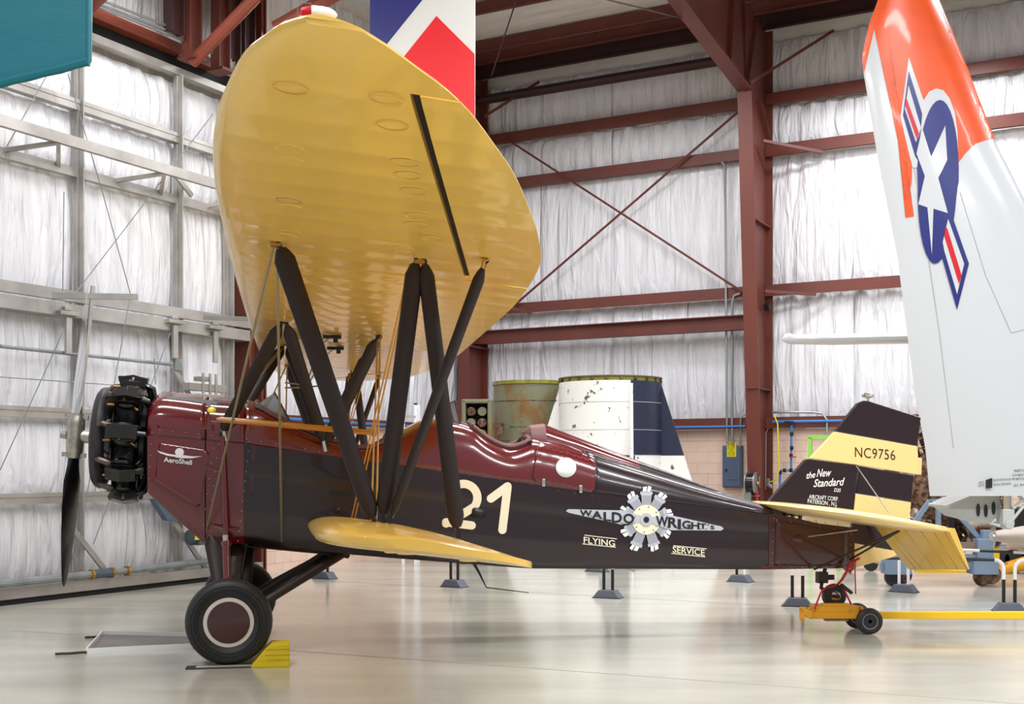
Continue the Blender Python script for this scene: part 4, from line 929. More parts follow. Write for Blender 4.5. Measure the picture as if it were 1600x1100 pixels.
# ---- propeller
pp = MB().lathe([(.0, -.13), (.03, -.125), (.036, -.08), (.03, -.075), (.055, -.05), (.06, .03), (.06, .12)], (0, 0, 0), (1, 0, 0), 20)
pp.lathe([(.062, -.2), (.062, -.17), (.072, -.15), (.075, -.1), (.08, 0), (.075, .1), (.072, .15), (.062, .17), (.062, .2)], (0, 0, 0), (0, 0, 1), 20)
pp.box((0, -.0, .17), (.2, .05, .04)).box((0, 0, -.17), (.2, .05, .04))
pr_ = pp.obj('propeller', M['hub'], bp, smooth=True, label='metal two-blade propeller standing upright')
hb = A(118, 681, 0); pr_.location = hb; pr_.rotation_euler = (0, math.radians(4.2), 0)
def blade(sg_, mt, name, lab=None):
    rings = []
    for r, c_, t, tw_ in ((.17, .1, .1, 50), (.26, .115, .08, 46), (.4, .19, .05, 38), (.6, .215, .034, 30), (.85, .21, .024, 24), (1.05, .18, .018, 20), (1.22, .13, .012, 17), (1.31, .08, .008, 15), (1.34, .03, .005, 14)):
        a = math.radians(tw_); rr = []
        for k in range(12):
            t_ = 2*math.pi*k/12; x, y = math.sin(t_)*t/2, math.cos(t_)*c_/2
            if x > 0: x *= .6
            rr.append(Vector((sg_*0+x*math.cos(a)+y*math.sin(a)*sg_*-1, y*math.cos(a)*1+x*math.sin(a)*sg_, sg_*r)))
        rings.append(rr)
    return MB().rings(rings).obj(name, M[mt], pr_, smooth=True, label=lab)
blade(1, 'silver', 'blade', 'polished upper blade'); blade(-1, 'blkg', 'blade', 'black lower blade')
# ================================================================ OTHER THINGS
def thing(name, loc, label, cat, rz=0, group=None): return empty(name, loc, rz, label=label, cat=cat, group=group)
def FLR(px, py): Y = HC*FPX/(py-HZ); return Vector(((px-800)/FPX*Y, Y, 0))
# wheel chock
c = FLR(422, 1043); ch = thing('wheel_chock', c, 'bright yellow wooden wheel chock behind the near main wheel', 'chock', PSI)
prof = [(-.155, 0), (.155, 0), (.155, .19), (.01, .185), (-.04, .14), (-.14, .02)]
MB().prism([(x, .0, z) for x, z in prof], (0, .26, 0)).obj('block', M['chock'], ch, bevel=.006)
m = MB()
for k in (.06, .10, .145): m.box((.06, -.001, k), (.19, .003, .003))
m.obj('plank_seam', M['woodp'], ch)
c = FLR(345, 1045); fm_ = thing('floor_strip', c, 'thin dark-edged strip on the floor under the near main wheel', 'mat', PSI)
MB().box((.02, .08, .004), (.6, .15, .008)).obj('border', M['tape'], fm_); MB().box((.06, .08, .0055), (.52, .1, .009)).obj('strip', M['tapec'], fm_)
# drip tray
tr = thing('drip_tray', (0, 0, 0), 'shallow metal drip tray with rope handles ahead of the near wheel', 'tray')
P = [FLR(135, 1021), FLR(160, 992), FLR(300, 996), FLR(300, 1013)]
tr.location = (P[0]+P[2])/2; L0 = tr.location.copy()
m = MB(); m.add([p-L0+Vector((0, 0, .006)) for p in P], [(0, 1, 2, 3)]); m.add([p-L0+Vector((0, 0, .001)) for p in P], [(3, 2, 1, 0)]); m.obj('pan', M['tray'], tr)
for a, b in zip(P, P[1:]+P[:1]): MB().beam(a-L0+Vector((0, 0, .022)), b-L0+Vector((0, 0, .022)), .012, .044).obj('rim', M['white'], tr)
for a, b in ((FLR(136, 1021), FLR(86, 1024)), (FLR(158, 996), FLR(133, 998))):
    pts = [a.lerp(b, t)-L0+Vector((0, .01*math.sin(t*9), .012)) for t in [i/8 for i in range(9)]]; MB().tube(pts, .011, 7).obj('rope_handle', M['rope'], tr)
# tow dolly
dl = thing('tail_dolly', (W(1300, 990, 11.95).x, 12.05, 0), 'yellow wheeled tail dolly with long yellow tow bar', 'dolly'); D0 = dl.location.copy()
def DW(px, py, Y): return W(px, py, Y)-D0
d0 = .0
m = MB(); m.box(DW(1300, 959, 12.05), (.53, .34, .06)); m.box(DW(1303, 951, 12.05)+Vector((0, 0, 0)), (.42, .3, .075)).box(DW(1304, 945, 11.95), (.25, .1, .03)); m.obj('cradle', M['dolly'], dl, bevel=.008)
m = MB(); m.prism([DW(x, y, 11.85) for x, y in ((1251, 949), (1259, 949), (1263, 953), (1270, 955), (1270, 965), (1262, 966), (1258, 961), (1257, 973), (1251, 969))], (0, .06, 0)).obj('hook', M['dolly'], dl, bevel=.004); m = MB(); m.prism([DW(x, y, 12.25) for x, y in ((1254, 949), (1262, 949), (1266, 955), (1262, 966), (1258, 961), (1254, 969))], (0, .06, 0)); m.obj('hook', M['dolly'], dl, bevel=.004)
MB().box(DW(1306, 968, 11.95), (.22, .1, .02)).obj('skid', M['woodp'], dl)
MB().beam(DW(1335, 961, 12.0), DW(1900, 961, 12.0), .07, .07).obj('tow_bar', M['bar'], dl, bevel=.006)
MB().tube([DW(1335, 948, 12.1), DW(1345, 950, 12.1), DW(1352, 960, 12.0)], .02, 8).obj('bar_neck', M['dolly'], dl)
for k, (px, Y) in enumerate(((1358, 11.87), (1339, 12.3))):
    q = DW(px, 970, Y); r = .13; q.z = r-D0.z
    wv = MB().lathe([(.07, -.04), (.1, -.045), (.125, -.03), (.13, 0), (.125, .03), (.1, .045), (.07, .04)], q, (0, 1, 0), 30).obj('wheel', M['rubber'], dl, smooth=True)
    h = MB().lathe([(.06, -.035), (.075, -.042), (.08, -.03), (.06, -.02)], q, (0, 1, 0), 24, cap=False).lathe([(0, -.04), (.018, -.04), (.02, .04), (0, .04)], q, (0, 1, 0), 12)
    for i in range(9): a = math.radians(i*40); h.beam(q+Vector((0, -.03, 0)), q+Vector((.065*math.cos(a), -.03, .065*math.sin(a))), .012, .012)
    h.obj('spoked_hub', M['jetg'], wv)
MB().tube([DW(1358, 970, 11.87)+Vector((0, .0, 0)), DW(1339, 970, 12.3)], .012, 8).obj('axle', M['blk'], dl)
# red strap
def pl_(seq, s): return [Vector((lambda v: (OX+v.x*cp-v.y*sp, OY+v.x*sp+v.y*cp, v.z))(A(x, y, s))) for x, y in seq]
st_ = thing('tie_down_strap', (0, 0, 0), 'red tie-down strap knotted under the stabiliser and round the tail wheel', 'strap')
for nm, seq, s, r in (('web', [(1343, 872), (1332, 878), (1327, 880), (1322, 895), (1316, 905), (1310, 912)], .15, .013), ('loop', [(1327, 880), (1325, 890), (1328, 896), (1331, 888), (1328, 878)], .16, .01), ('tail', [(1337, 875), (1336, 890), (1337, 928)], .17, .006),
                      ('web', [(1310, 912), (1300, 917), (1290, 918), (1283, 925), (1275, 945), (1273, 952)], .1, .009), ('web', [(1316, 915), (1322, 928), (1330, 944)], .1, .009)):
    MB().tube(pl_(seq, s), r, 6).obj('webbing', M['strap'], st_)
MB().beam(pl_([(1314, 913)], .16)[0], pl_([(1331, 927)], .16)[0], .04, .03).obj('ratchet', M['blk'], st_, bevel=.006)
# barriers: each section is a foot with the bent tube rail that plugs into it
R1 = [(507, 904), (710, 917), (950, 934), (1246, 947), (1577, 955)]; R2 = [(427, 885), (567, 872), (933, 893), (1157, 909), (1412, 925)]
BL = {507: 'barrier section whose grey foot stands beneath the lower wing leading edge', 710: 'barrier section whose grey foot and two dark posts show under the lower wing trailing half',
      950: 'barrier section with grey foot and two dark posts right below the fuselage emblem', 1246: 'barrier section with grey foot just left of the yellow tail dolly',
      1577: 'barrier section at the right edge with white bends over a grey foot', 427: 'barrier section with white post by the block wall behind the far wheel',
      567: 'lone barrier foot far off beyond the lower wing leading half', 933: 'barrier section barely showing its grey foot behind the one under the emblem',
      1157: 'barrier section with grey foot in the far row under the rear fuselage', 1412: 'barrier section with a white post below the stabiliser tip'}
for row in (R1, R2):
    pts = [FLR(*p) for p in row]; far = row is R2
    for i, (p, px) in enumerate(zip(pts, [r[0] for r in row])):
        q = pts[i+1] if i < len(pts)-1 else p+(pts[i]-pts[i-1]); d = q-p; L = d.length; rz = math.atan2(d.y, d.x)
        t = thing('barrier_section', p, BL[px], 'barrier', rz, 'barriers on the hangar floor')
        MB().prism([(-.18, -.09, 0), (.18, -.09, 0), (.1, -.09, .1), (-.1, -.09, .1)], (0, .18, 0)).obj('foot', M['slate'], t, bevel=.006)
        MB().prism([(-.185, -.095, 0), (.185, -.095, 0), (.18, -.095, .008), (-.18, -.095, .008)], (0, .19, 0)).obj('base_pad', M['blk'], t)
        if px == 567: continue
        h = .58; r = .1; a0 = .06; a1 = L-.06; pm = M['wht' if px in (427, 1157, 1412) else 'blk']
        left = [(a0+r-r*math.cos(k), 0, h-r+r*math.sin(k)) for k in [math.pi/2*n_/5 for n_ in range(6)]]; right = [(a0+a1-x, y, z) for x, y, z in left]
        for x, bend in ((a0, left), (a1, right)):
            MB().tube([(x, 0, .102), (x, 0, .36)], .02, 10).obj('post', pm, t, smooth=True); MB().tube([(x, 0, .36)]+bend, .02, 10).obj('bend', M['wht'], t, smooth=True)
        n = 5
        for k in range(n): MB().tube([(a0+r+(a1-a0-2*r)*k/n, 0, h), (a0+r+(a1-a0-2*r)*(k+1)/n, 0, h)], .02, 10).obj('rail_band', M['blk' if k % 2 == 0 else 'wht'], t, smooth=True)
# ---- white and navy conical section with fins
Yr = 20.2; c = W(955, 700, Yr); rk = thing('finned_section', (c.x, Yr+.2, 0), 'white and navy checked cylindrical section with sloping fins behind the fuselage', 'rocket section', -.25)
R = 81/FPX*Yr; zt = HC+(HZ-598)/FPX*Yr
def cyl_part(a0, a1, z0, z1, r, name, mt, par, n=14, th=.03):
    m = MB(); rr = []
    for i in range(n+1):
        a = a0+(a1-a0)*i/n; rr.append([Vector((r*math.sin(a), -r*math.cos(a), z0)), Vector((r*math.sin(a), -r*math.cos(a), z1)), Vector(((r-th)*math.sin(a), -(r-th)*math.cos(a), z1)), Vector(((r-th)*math.sin(a), -(r-th)*math.cos(a), z0))])
    m.rings(rr); return m.obj(name, M[mt], par, smooth=True, autos=40)
zc_ = HC+(HZ-712)/FPX*Yr
cyl_part(-math.pi, .56, zc_, zt, R, 'skin', 'chip', rk, 24); cyl_part(.56, math.pi, zc_, zt, R, 'skin', 'navy', rk, 20)
cyl_part(-math.pi, .0, .05, zc_, R, 'skin', 'chip', rk, 16); cyl_part(.0, .65, .05, zc_, R, 'skin', 'navy', rk, 8); cyl_part(.65, math.pi, .05, zc_, R, 'skin', 'chip', rk, 12)
cyl_part(0, 2*math.pi, zt, zt+.07, R-.02, 'top_ring', 'primer', rk, 40); cyl_part(0, 2*math.pi, zt+.07, zt+.085, R+.01, 'rim', 'olive', rk, 40, .06)
for i in range(22):
    a = 2*math.pi*i/22+.1; MB().lathe([(.03, 0), (.03, .02), (.012, .03)], ((R-.02)*math.sin(a), -(R-.02)*math.cos(a), zt+.03), (math.sin(a), -math.cos(a), 0), 8).obj('bolt', M['rust'], rk)
for sg_, mt in ((-1, 'chip'), (1, 'navy')):
    pz = lambda z: z
    w0, w1 = .02, .75
    zt2 = zt-.05
    slope = lambda z: R*.98+.02+(zt2-z)/(zt2-.0)*.95
    MB().prism([(sg_*R*.9, -.03, zc_), (sg_*slope(zc_), -.03, zc_), (sg_*slope(zt2), -.03, zt2), (sg_*R*.9, -.03, zt2)], (0, .06, 0)).obj('fin', M[mt], rk)
    MB().prism([(sg_*R*.9, -.03, .03), (sg_*slope(.03), -.03, .03), (sg_*slope(zc_), -.03, zc_), (sg_*R*.9, -.03, zc_)], (0, .06, 0)).obj('fin', M['chip'], rk)
# front fin (seam towards the viewer)
MB().prism([(R*.5-.02, -R*.8, .03), (R*.62, -R*1.35, .03), (R*.52, -R*.88, zt2), (R*.5, -R*.8, zt2)], (.05, 0, 0)).obj('fin', M['chip'], rk)
MB().box((.33, -R*1.0, 1.55), (.5, .1, .05)).obj('scoop', M['navy'], rk, bevel=.02)
for z in (zc_, zt-.35, zt-.8): cyl_part(-math.pi, math.pi, z, z+.008, R+.004, 'seam', 'jetg', rk, 40, .01)
# olive drum
Yo = 21.2; c = W(820, 700, Yo); od = thing('rusty_drum', (c.x+.12, Yo+.3, 0), 'rusty olive cylindrical drum section standing left of the white finned section', 'drum section', -.2); Ro = 60/FPX*Yo; zo = HC+(HZ-601)/FPX*Yo
cyl_part(0, 2*math.pi, .03, zo, Ro, 'shell', 'olive', od, 40); cyl_part(0, 2*math.pi, zo, zo+.06, Ro+.02, 'rim', 'primer', od, 40, .08)
cyl_part(-.9, -.4, 2.1, 2.55, Ro+.02, 'hatch', 'olive', od, 8); MB().box((-.42, -Ro-.0, 2.3), (.12, .05, .2)).obj('latch', M['rust'], od)
for z in (zo-.3, zo-.75, 1.9): cyl_part(-math.pi, math.pi, z, z+.012, Ro+.006, 'band', 'rust', od, 30, .012)
for i in range(16): MB().lathe([(.012, 0), (.008, .008)], ((Ro+.002)*math.sin(-.1), -(Ro+.002)*math.cos(-.1), 1.7+i*.09), (0, -1, 0), 6).obj('rivet', M['brass'], od)
Yq = 21.0; c = W(750, 660, Yq); eq = thing('equipment_rack', (c.x-.03, Yq-.45, 0), 'olive framed rack of dark round instruments beside the rusty drum', 'equipment rack', -.1); zq = HC+(HZ-627)/FPX*Yq
for x in (-.22, .22): MB().box((x, 0, zq/2), (.07, .3, zq)).obj('upright', M['olive'], eq, bevel=.02)
MB().box((0, 0, zq-.03), (.5, .3, .07)).obj('top', M['olive'], eq, bevel=.02); MB().box((0, .12, zq/2), (.4, .02, zq-.1)).obj('back', M['dark'], eq)
for i in range(8):
    for j in (-.1, .09): MB().lathe([(.03, -.1), (.075, -.1), (.08, 0), (.05, .1)], (j, 0, zq-.2-i*.19), (0, 1, 0), 12).obj('instrument', M['olive' if (i+(j > 0)) % 2 else 'rust'], eq, smooth=True)
# step ladder
Yl = 20.6; c = W(640, 700, Yl); ld = thing('step_ladder', (c.x, Yl, 0), 'folded white aluminium step ladder seen between the struts', 'ladder', .2); zl_ = HC+(HZ-632)/FPX*Yl
for x in (-.11, .1): MB().box((x, 0, zl_/2), (.05, .03, zl_)).obj('rail', M['wht'], ld); MB().box((x, 0, zl_+.01), (.055, .035, .03)).obj('rail_cap', M['blk'], ld)
MB().box((.17, .15, zl_/2), (.05, .03, zl_)).obj('rail', M['wht'], ld)
for i in range(9): MB().box((0, 0, .25+i*.28), (.2, .07, .03)).obj('step', M['alu'], ld)
# red extinguisher
c = LF(414, 850, .35)
fx = HE('fire_extinguisher', label='red fire extinguisher hanging low on the block wall behind the far wheel', cat='fire extinguisher')
MB().lathe([(.0, -.2), (.09, -.19), (.1, -.15), (.1, .1), (.06, .19), (.02, .22)], (.2, c.y, c.z+.15), (0, 0, 1), 18).obj('bottle', M['redp'], fx, smooth=True)
MB().box((.2, c.y, c.z+.4), (.08, .04, .05)).obj('valve', M['blk'], fx)
# ---- hanging teal wing, top left
tl = thing('teal_wing', W(60, 60, 7.5), 'teal fabric-covered wing end hanging in the top left corner', 'wing'); T0 = tl.location.copy(); rnd = random.Random(3)
m = MB(); rings = []
for f in [i/10 for i in range(11)]:
    x0 = -120+(262)*f; r = []
    yb = 135+(-31 if False else 0)
    top = -120; ybot = 143-(143-105)*min(1, max(0, (x0+20)/160)) if x0 > -20 else 143
    a = W(x0, top, 7.3)-T0; b = W(x0, ybot-8, 7.3)-T0; c_ = W(x0, ybot-6, 7.34)-T0; r = [a, b, c_, c_+Vector((-.0, .02, .02)), a+Vector((-.0, .05, 0))]; rings.append(r)
m.rings(rings); m.obj('panel', M['teal'], tl, smooth=True, autos=50)
m = MB(); pts = [W(x, y-8, 7.3)-T0 for x, y in [(-40, 143), (0, 139), (20, 133), (45, 128), (70, 121), (95, 116), (120, 108), (137, 104)]]; m.tube(pts, .028, 8).obj('hem', M['teal'], tl, smooth=True)
m = MB(); m.tube([W(138, 103, 7.3)-T0, W(139, -100, 7.3)-T0], .012, 6).obj('edge_seam', M['teal'], tl, smooth=True)
# ---- tail fin with blue, white and red
Yf = 14.5; tf = thing('striped_tail_fin', W(660, 60, Yf), 'hanging blue, white and red painted tail fin behind the upper wing', 'tail fin'); F0 = tf.location.copy()
def fpoly(poly, y, th, name, mt): MB().prism([W(a, b, Yf)-F0-Vector((0, y, 0)) for a, b in poly], (0, th, 0)).obj(name, M[mt], tf)
fpoly([(578, -60), (742, -60), (742, 190), (735, 260), (578, 260)], 0, .12, 'skin', 'white')
fpoly([(578, -60), (683, -60), (660, 0), (578, 102)], .004, .004, 'blue_field', 'royal')
fpoly([(682, 25), (742, 85), (742, 200), (620, 200), (600, 140), (598, 130)], .004, .004, 'red_chevron', 'sred')
# ---- folded jet wing with roundel, right
jw = thing('folded_jet_wing', W(1500, 600, 13.2), 'tall folded white jet wing with orange tip and star roundel', 'wing'); J0 = jw.location.copy()
EL = [(-80, 1395), (-40, 1386), (0, 1372), (40, 1357), (85, 1347), (100, 1347), (118, 1350), (250, 1372), (400, 1402), (620, 1430), (700, 1446), (778, 1453)]
ER = [(-80, 1430), (0, 1466), (100, 1508), (218, 1553), (320, 1605), (450, 1665), (620, 1740), (800, 1820)]
def jy(px, py, off=0):
    l, r = interp(EL, py), interp(ER, py); f = max(0, min(1, (px-l)/(r-l)))
    th = .17*math.sqrt(max(0, 1-((f-.75)/.25)**2))-(0 if f < .99 else (f-.99)*0) if f > .75 else .17*math.sin(math.pi/2*(f/.75)**.8)
    return 13.3-th-off+.25*f
def J(px, py, off=0): return W(px, py, jy(px, py, off))-J0
def bottom(px): return interp([(1400, 770), (1453, 778), (1490, 770), (1516, 767), (1525, 770), (1560, 768), (1700, 762)], px)
m = MB(); rings = []
ys = [-80+i*22 for i in range(40)]; ys = [y for y in ys if y < 775]+[775]
fs = [0, .03, .08, .15, .25, .35, .45, .55, .65, .72, .78, .84, .89, .93, .965, .985, .996, 1]
for y in ys:
    l, r = interp(EL, y), interp(ER, y); front = [J(l+(r-l)*f, y) for f in fs]; back = [Vector((p.x*1.0, .25*f+.0+.17*2*math.sin(math.pi*min(1, f))*.5+.10, p.z)) for f, p in list(zip(fs, front))[::-1][1:-1]]
    rings.append(front+back)
m.rings(rings); jp = m.obj('wing_skin', M['jetw'], jw, smooth=True, autos=60)
def jpatch(poly, off, name, mt):
    bm = bmesh.new(); vs = [bm.verts.new((x, y, 0)) for x, y in poly]; bm.faces.new(vs); bm.normal_update(); bmesh.ops.triangulate(bm, faces=bm.faces[:])
    for _ in range(6):
        e_ = [e for e in bm.edges if e.calc_length() > 7]
        if not e_: break
        bmesh.ops.subdivide_edges(bm, edges=e_, cuts=1); bmesh.ops.triangulate(bm, faces=bm.faces[:])
    bm.verts.index_update(); m = MB(); m.add([J(v.co.x, v.co.y, off)+Vector((off*1.6 if v.co.x > interp(ER, v.co.y)-4 else 0, 0, 0)) for v in bm.verts], [[v.index for v in f.verts] for f in bm.faces]); bm.free()
    m.obj(name, M[mt], jp, smooth=True)
eL = lambda y: interp(EL, y)+.5
eR = lambda y: interp(ER, y)+.0
jpatch([(eL(-75), -75), (eL(-20), -20), (eL(40), 40), (eL(85), 85), (eL(100), 100), (1350, 114), (1366, 44), (1428, 338), (1415, 340), (1424, 285), (1424, 255), (1497, 255), (1510, 238), (1525, 224), (1540, 219), (eR(218), 218), (eR(160), 160), (eR(100), 100), (eR(50), 50), (eR(0), 0), (eR(-75), -75)][:11]+[(1425, 300), (1425, 255), (1497, 255), (1510, 238), (1525, 224), (1540, 219), (eR(218), 218), (eR(160), 160), (eR(100), 100), (eR(50), 50), (eR(0), 0), (eR(-75), -75)], .006, 'orange_paint', 'orange')
E2_ = [(1420, 90), (1443, 157), (1455, 141), (1470, 138), (1482, 148), (1492, 170), (1496, 200), (1498, 260), (1478, 420), (1400, 420), (1428, 262), (1422, 235), (1407, 182)]
jpatch([(1420, 90), (1443, 157), (1452, 143), (1463, 138), (1474, 141), (1484, 154), (1492, 176), (1496, 205), (1498, 262), (1426, 262), (1418, 230), (1407, 182)], .009, 'white_surround', 'jetw')
jpatch([(1420, 111), (1441, 178), (1440, 190), (1434, 250), (1430, 244), (1411, 180)], .012, 'roundel_bar', 'insblue')
jpatch([(1419.5, 133), (1439, 199), (1435, 214), (1431, 222), (1413.5, 170), (1417, 150)], .015, 'roundel_stripe', 'jetw')
jpatch([(1416, 152), (1436, 208), (1433, 219), (1414.5, 165)], .018, 'roundel_stripe', 'insred')
ell = []
for i in range(36):
    t = 2*math.pi*i/36; x = 33*math.cos(t); y = 128*math.sin(t); sh = .04
    ell.append((1465+x*(.93 if y > 0 else 1)+(-.03)*y, 284+y))
jpatch(ell, .0135, 'roundel_disc', 'insblue')
jpatch([(1477, 196), (1480, 250), (1466, 278), (1481, 333), (1458.5, 326), (1456, 398), (1449, 324), (1435, 319), (1445, 275), (1432, 240), (1441, 200), (1455, 245)], .0175, 'roundel_star', 'jetw')
jpatch([(1483, 326), (1487, 335), (1514, 412), (1495.5, 484), (1472, 402), (1474, 372), (1482, 352)], .012, 'roundel_bar', 'insblue')
jpatch([(1481.5, 342), (1506.5, 412), (1495.5, 460), (1475.5, 392), (1473, 378)], .016, 'roundel_stripe', 'jetw')
jpatch([(1477, 355), (1480, 356), (1502.5, 430), (1498.5, 444), (1475.5, 369)], .019, 'roundel_stripe', 'insred')
for seq in ([(1382, 28), (1412, 170), (1440, 330), (1468, 520), (1490, 700)], [(1500, 300), (1540, 430), (1580, 520), (1600, 515)]):
    MB().tube([J(x, y, .003) for x, y in seq], .004, 5).obj('panel_line', M['jetg'], jp)
m = MB()
JM = lambda x, y: J(x, y, .01)
for i, (tx, x, y, x2) in enumerate((('REFUELING PANEL', 1585, 734, 1640), ('CHECK POINT', 1582, 741, 1630), ('INFO. IN LANDS', 1582, 747, 1640), ('TAKE OFF DATUM IN ACCESS', 1551, 749, 1580), ('TIRE WELL AFTER FUELING', 1552, 756, 1580), ('D PO 4-2', 1585, 757, 1620), ('FUEL LUG', 1529, 753, 1537), ('IDENT 28', 1529, 758, 1537))):
    text_px(m, tx, x, y+3, x2, y+1, 3.3, mapf=JM, bold=.0)
m.obj('stencilling', M['ink'], jp)
MB().prism([J(x, y, .0) for x, y in ((1540, 750), (1549, 747), (1549, 762), (1540, 763))], (0, .02, 0)).obj('access_hole', M['ink'], jp, shift=(0, 0, 0)).location = (0, -.025, 0)
# jet wing root, gear and hull
jr = thing('jet_wing_root', W(1540, 820, 13.6), 'light grey jet wing stub with three oval holes and landing gear strut', 'wing root'); R0 = jr.location.copy()
g_ = lambda x, y, d=13.5: W(x, y, d)-R0
MB().prism([g_(*p) for p in ((1478, 790), (1515, 775), (1562, 768), (1566, 800), (1562, 820), (1540, 818), (1500, 808))], (0, .5, 0)).obj('rib', M['jetg'], jr, bevel=.01)
MB().prism([g_(x, y, 13.45) for x, y in ((1478, 790), (1515, 775), (1562, 768), (1562, 772), (1516, 779), (1480, 794))], (0, .6, 0)).obj('flange', M['jetg'], jr, bevel=.004)
for x, y in ((1529, 797), (1541, 798), (1553, 794)): MB().prism([g_(px, py, 13.48) for px, py in disc(x, y, 2.6, 10, 16)], (0, .03, 0)).obj('oval_hole', M['ink'], jr)
MB().tube([g_(1573, 768, 13.4), g_(1573, 797, 13.4)], .05, 14).obj('gear_strut', M['chrome'], jr, smooth=True)
MB().box(g_(1573, 808, 13.4), (.13, .12, .18)).lathe([(.05, -.09), (.05, .09)], g_(1573, 820, 13.4), (0, 1, 0), 14).obj('gear_lug', M['jetg'], jr, bevel=.01)
for q in ([(1592, 775), (1620, 800)], [(1580, 815), (1600, 790), (1625, 785)], [(1556, 812), (1548, 818), (1562, 822)], [(1583, 795), (1596, 782), (1610, 788)]): MB().tube([g_(x, y, 13.35) for x, y in q], .018, 8).obj('hydraulic_line', M['jetg'], jr, smooth=True)
MB().tube([g_(1552, 823, 13.4), g_(1556, 838, 13.3), g_(1552, 856, 13.3)], .012, 6).lathe([(.02, -.02), (.03, 0), (.02, .02)], g_(1553, 838, 13.3), (0, 0, 1), 10).obj('hook', M['pipe'], jr)
hl = thing('jet_hull', W(1690, 840, 15), 'rounded pinkish grey jet belly at the right edge', 'aircraft hull'); c = hl.location.copy()
rings = []
for i in range(15):
    x = -1.1+i*.4; r = .32*math.sqrt(max(.02, 1-((x-2.2)/3.4)**2)); rings.append([Vector((x, r*1.5*math.cos(a), r*.75*math.sin(a)+.02)) for a in [2*math.pi*k/20 for k in range(20)]])
MB().rings(rings).obj('belly', M['hull'], hl, smooth=True)
# white probe
pb = thing('white_tailplane', W(1330, 530, 15.2), 'slim white tailplane tip poking out left of the folded jet wing', 'tailplane'); P0 = pb.location.copy(); rings = []
for x, y0, y1, d in ((1221, 530, 532, 0), (1226, 523, 535, .03), (1233, 520, 537.5, .05), (1240, 523, 538, .09), (1300, 521.5, 539, .16), (1420, 519, 537, .25), (1500, 517, 537, .3)):
    rings.append([W(x, (y0+y1)/2+(y1-y0)/2*math.sin(a), 15.2)-P0+Vector((0, d*math.cos(a), 0)) for a in [2*math.pi*k/14 for k in range(14)]])
MB().rings(rings).obj('surface', M['jetw'], pb, smooth=True)
# ---- rusty engine on its stand
Ye = 17.5; en = thing('rusty_radial_engine', (W(1470, 760, Ye).x, Ye, 0), 'rusty corroded radial engine on a blue-grey wheeled stand', 'engine'); E0 = en.location.copy(); E0.z = 0
e_ = lambda x, y, d=0: W(x, y, Ye+d)-E0
rnd = random.Random(11)
cc_ = e_(1474, 762)
MB().lathe([(.15, -.1), (.48, -.15), (.54, -.05), (.54, .35), (.2, .5)], cc_, (-.35, -1, 0), 26).obj('crankcase', M['rust'], en, smooth=True)
MB().lathe([(.26, .0), (.3, -.05), (.36, -.05), (.38, 0)], cc_+Vector((-.1, -.28, 0)), (-.35, -1, 0), 30, cap=False).obj('flange_ring', M['rustl'], en, smooth=True)
MB().lathe([(.14, .0), (.16, -.1), (.22, -.1), (.24, 0)], cc_+Vector((-.14, -.36, 0)), (-.35, -1, 0), 24, cap=False).obj('nose_ring', M['rustl'], en, smooth=True)
for i in range(9):
    a = 2*math.pi*i/9+.2; d = Vector((math.sin(a)*.94, math.sin(a)*-.33, math.cos(a))); pr = [(.13, .4)]; z = .46
    while z < .78: pr += [(.11, z), (.16, z+.008), (.16, z+.02), (.11, z+.028)]; z += .036
    MB().lathe(pr+[(.12, .82), (.05, .86)], cc_, d, 12).obj('cylinder', M['rust'], en, smooth=True)
    MB().tube([cc_+d*.3+Vector((-.1, -.25, 0)), cc_+d*.55+Vector((-.14, -.33, 0)), cc_+d*.82+Vector((-.02, -.12, 0))], .025, 7).obj('pushrod_tube', M['rustl'], en)
    MB().tube([cc_+d*.8, cc_+d*.9+Vector((.1, -.15, 0)), cc_+d*.6+Vector((.18, -.3, 0))], .035, 7).obj('pipe', M['rust'], en)
for i in range(14):
    a = rnd.uniform(0, 6.28); r = rnd.uniform(.2, .85); p = cc_+Vector((math.cos(a)*r, -.3+rnd.uniform(-.1, .1), math.sin(a)*r)); MB().box(p, (rnd.uniform(.06, .2), .1, rnd.uniform(.05, .14)), Matrix.Rotation(rnd.uniform(0, 3), 3, 'Y')).obj('accessory', M['rust' if i % 3 else 'rustl'], en, bevel=.01)
MB().lathe([(.12, 0), (.17, .03), (.17, .3), (.12, .34)], e_(1508, 825, -.6), (.9, -.3, .3), 18).obj('starter', M['rustl'], en, smooth=True)
MB().tube([e_(1482, 778, -.6), e_(1487, 800, -.6), e_(1490, 835, -.6)], .06, 8).obj('hose', M['blk'], en, smooth=True)
for q in ([(1453, 782), (1425, 822)], [(1466, 790), (1466, 850)], [(1472, 778), (1540, 852)], [(1453, 784), (1474, 782)]): MB().beam(e_(*q[0], -.8), e_(*q[1], -.8), .06, .06).obj('stand_leg', M['stand'], en)
for (x0, x1, y, h, mt, nm) in ((1425, 1535, 853, .1, 'woodp', 'timber'), (1380, 1550, 869, .05, 'stand', 'side_rail'), (1375, 1545, 884, .1, 'stand', 'side_rail')):
    a = e_(x0, y, -.85); b = e_(x1, y, -.85); MB().beam(a, b, .1, h).obj(nm, M[mt], en)
for x in (1400, 1535): MB().box(e_(x, 884, -.85), (.34, .3, .22)).obj('corner_box', M['stand'], en, bevel=.01)
MB().box(e_(1536, 862, -.85), (.22, .2, .36)).obj('corner_post', M['stand'], en, bevel=.01); MB().box(e_(1540, 845, -.85), (.12, .12, .3)).obj('corner_post', M['stand'], en, bevel=.01)
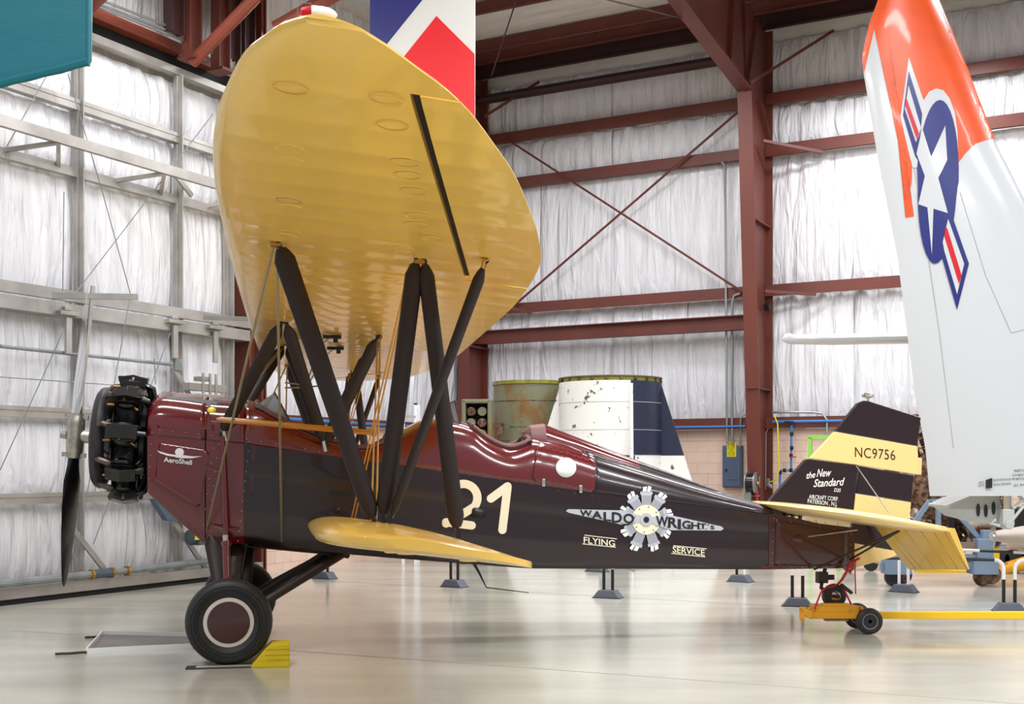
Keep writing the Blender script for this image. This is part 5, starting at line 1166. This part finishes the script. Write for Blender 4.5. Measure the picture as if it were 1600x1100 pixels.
for x, dy in ((1396, -.85), (1411, -.5), (1535, -.85), (1550, -.5)):
    p = e_(x, 900, dy); p.z = .13
    MB().lathe([(.05, -.03), (.12, -.035), (.13, 0), (.12, .035), (.05, .03)], p, (0, 1, 0), 22).lathe([(0, -.04), (.03, -.04), (.03, .04), (0, .04)], p, (0, 1, 0), 10).obj('caster', M['rust' if x > 1405 else 'rubber'], en, smooth=True)
    MB().beam(p, p+Vector((0, 0, .17)), .04, .09).obj('caster_fork', M['blk'], en)
for i in range(26):
    p = e_(rnd.uniform(1432, 1552), rnd.uniform(785, 850), rnd.uniform(-.5, .1)); R_ = Matrix.Rotation(rnd.uniform(0, 3), 3, 'Y') @ Matrix.Rotation(rnd.uniform(0, 3), 3, 'Z'); k = rnd.uniform(.05, .12)
    MB().lathe([(k*.5, -k*1.4), (k, -k), (k*.8, 0), (k*1.05, k*.8), (k*.4, k*1.5)], p, R_ @ Vector((1, 0, 0)), 10).obj('gearbox_casting' if i % 2 else 'accessory', M['rust' if i % 3 else 'rustl'], en, smooth=True, autos=30)
# yellow tow tug parts at the far right
yt = thing('yellow_loader', W(1570, 880, 18.7), 'low yellow weapons loader frame behind the right barrier', 'loader'); Y0 = yt.location.copy(); Y0.z = 0; yt.location.z = 0
y_ = lambda x, y, d=0: W(x, y, 18.7+d)-Y0
MB().tube([y_(1545, 897), y_(1640, 868)], .1, 14).obj('boom', M['dolly'], yt, smooth=True); MB().box(y_(1560, 888, .2), (.25, .3, .14)).obj('block', M['bar'], yt, bevel=.01)
MB().beam(y_(1432, 892, .3), y_(1545, 897, .3), .3, .1).obj('frame_rail', M['bar'], yt, bevel=.01)
MB().box(y_(1552, 866, -.1), (.15, .12, .26)).obj('yellow_post', M['bar'], yt, bevel=.01); MB().box(y_(1555, 852, -.1), (.26, .2, .03)).obj('cap_plate', M['stand'], yt)
for k in range(3): MB().lathe([(.06, -.06), (.17, -.06), (.17, .06), (.06, .06)], Vector((y_(1575+k*26, 900).x, .4, .17)), (0, 1, 0), 18).obj('wheel', M['rubber'], yt, smooth=True)
MB().box((.9, .6, .75), (1.6, .3, .5)).obj('dark_body', M['blk'], yt, bevel=.03)
ct = thing('distant_cart', W(1345, 890, 19.3), 'low dark cart with small wheels beyond the rudder', 'cart'); C0 = ct.location.copy(); C0.z = 0; ct.location.z = 0
MB().box((.1, 0, .32), (1.0, .5, .12)).obj('deck', M['rust'], ct, bevel=.01)
for x in (-.25, .1, .45): MB().lathe([(.02, -.03), (.11, -.03), (.11, .03), (.02, .03)], (x, -.2, .11), (0, 1, 0), 14).obj('wheel', M['rubber'], ct, smooth=True); MB().box((x, -.2, .22), (.05, .06, .1)).obj('fork', M['blk'], ct)
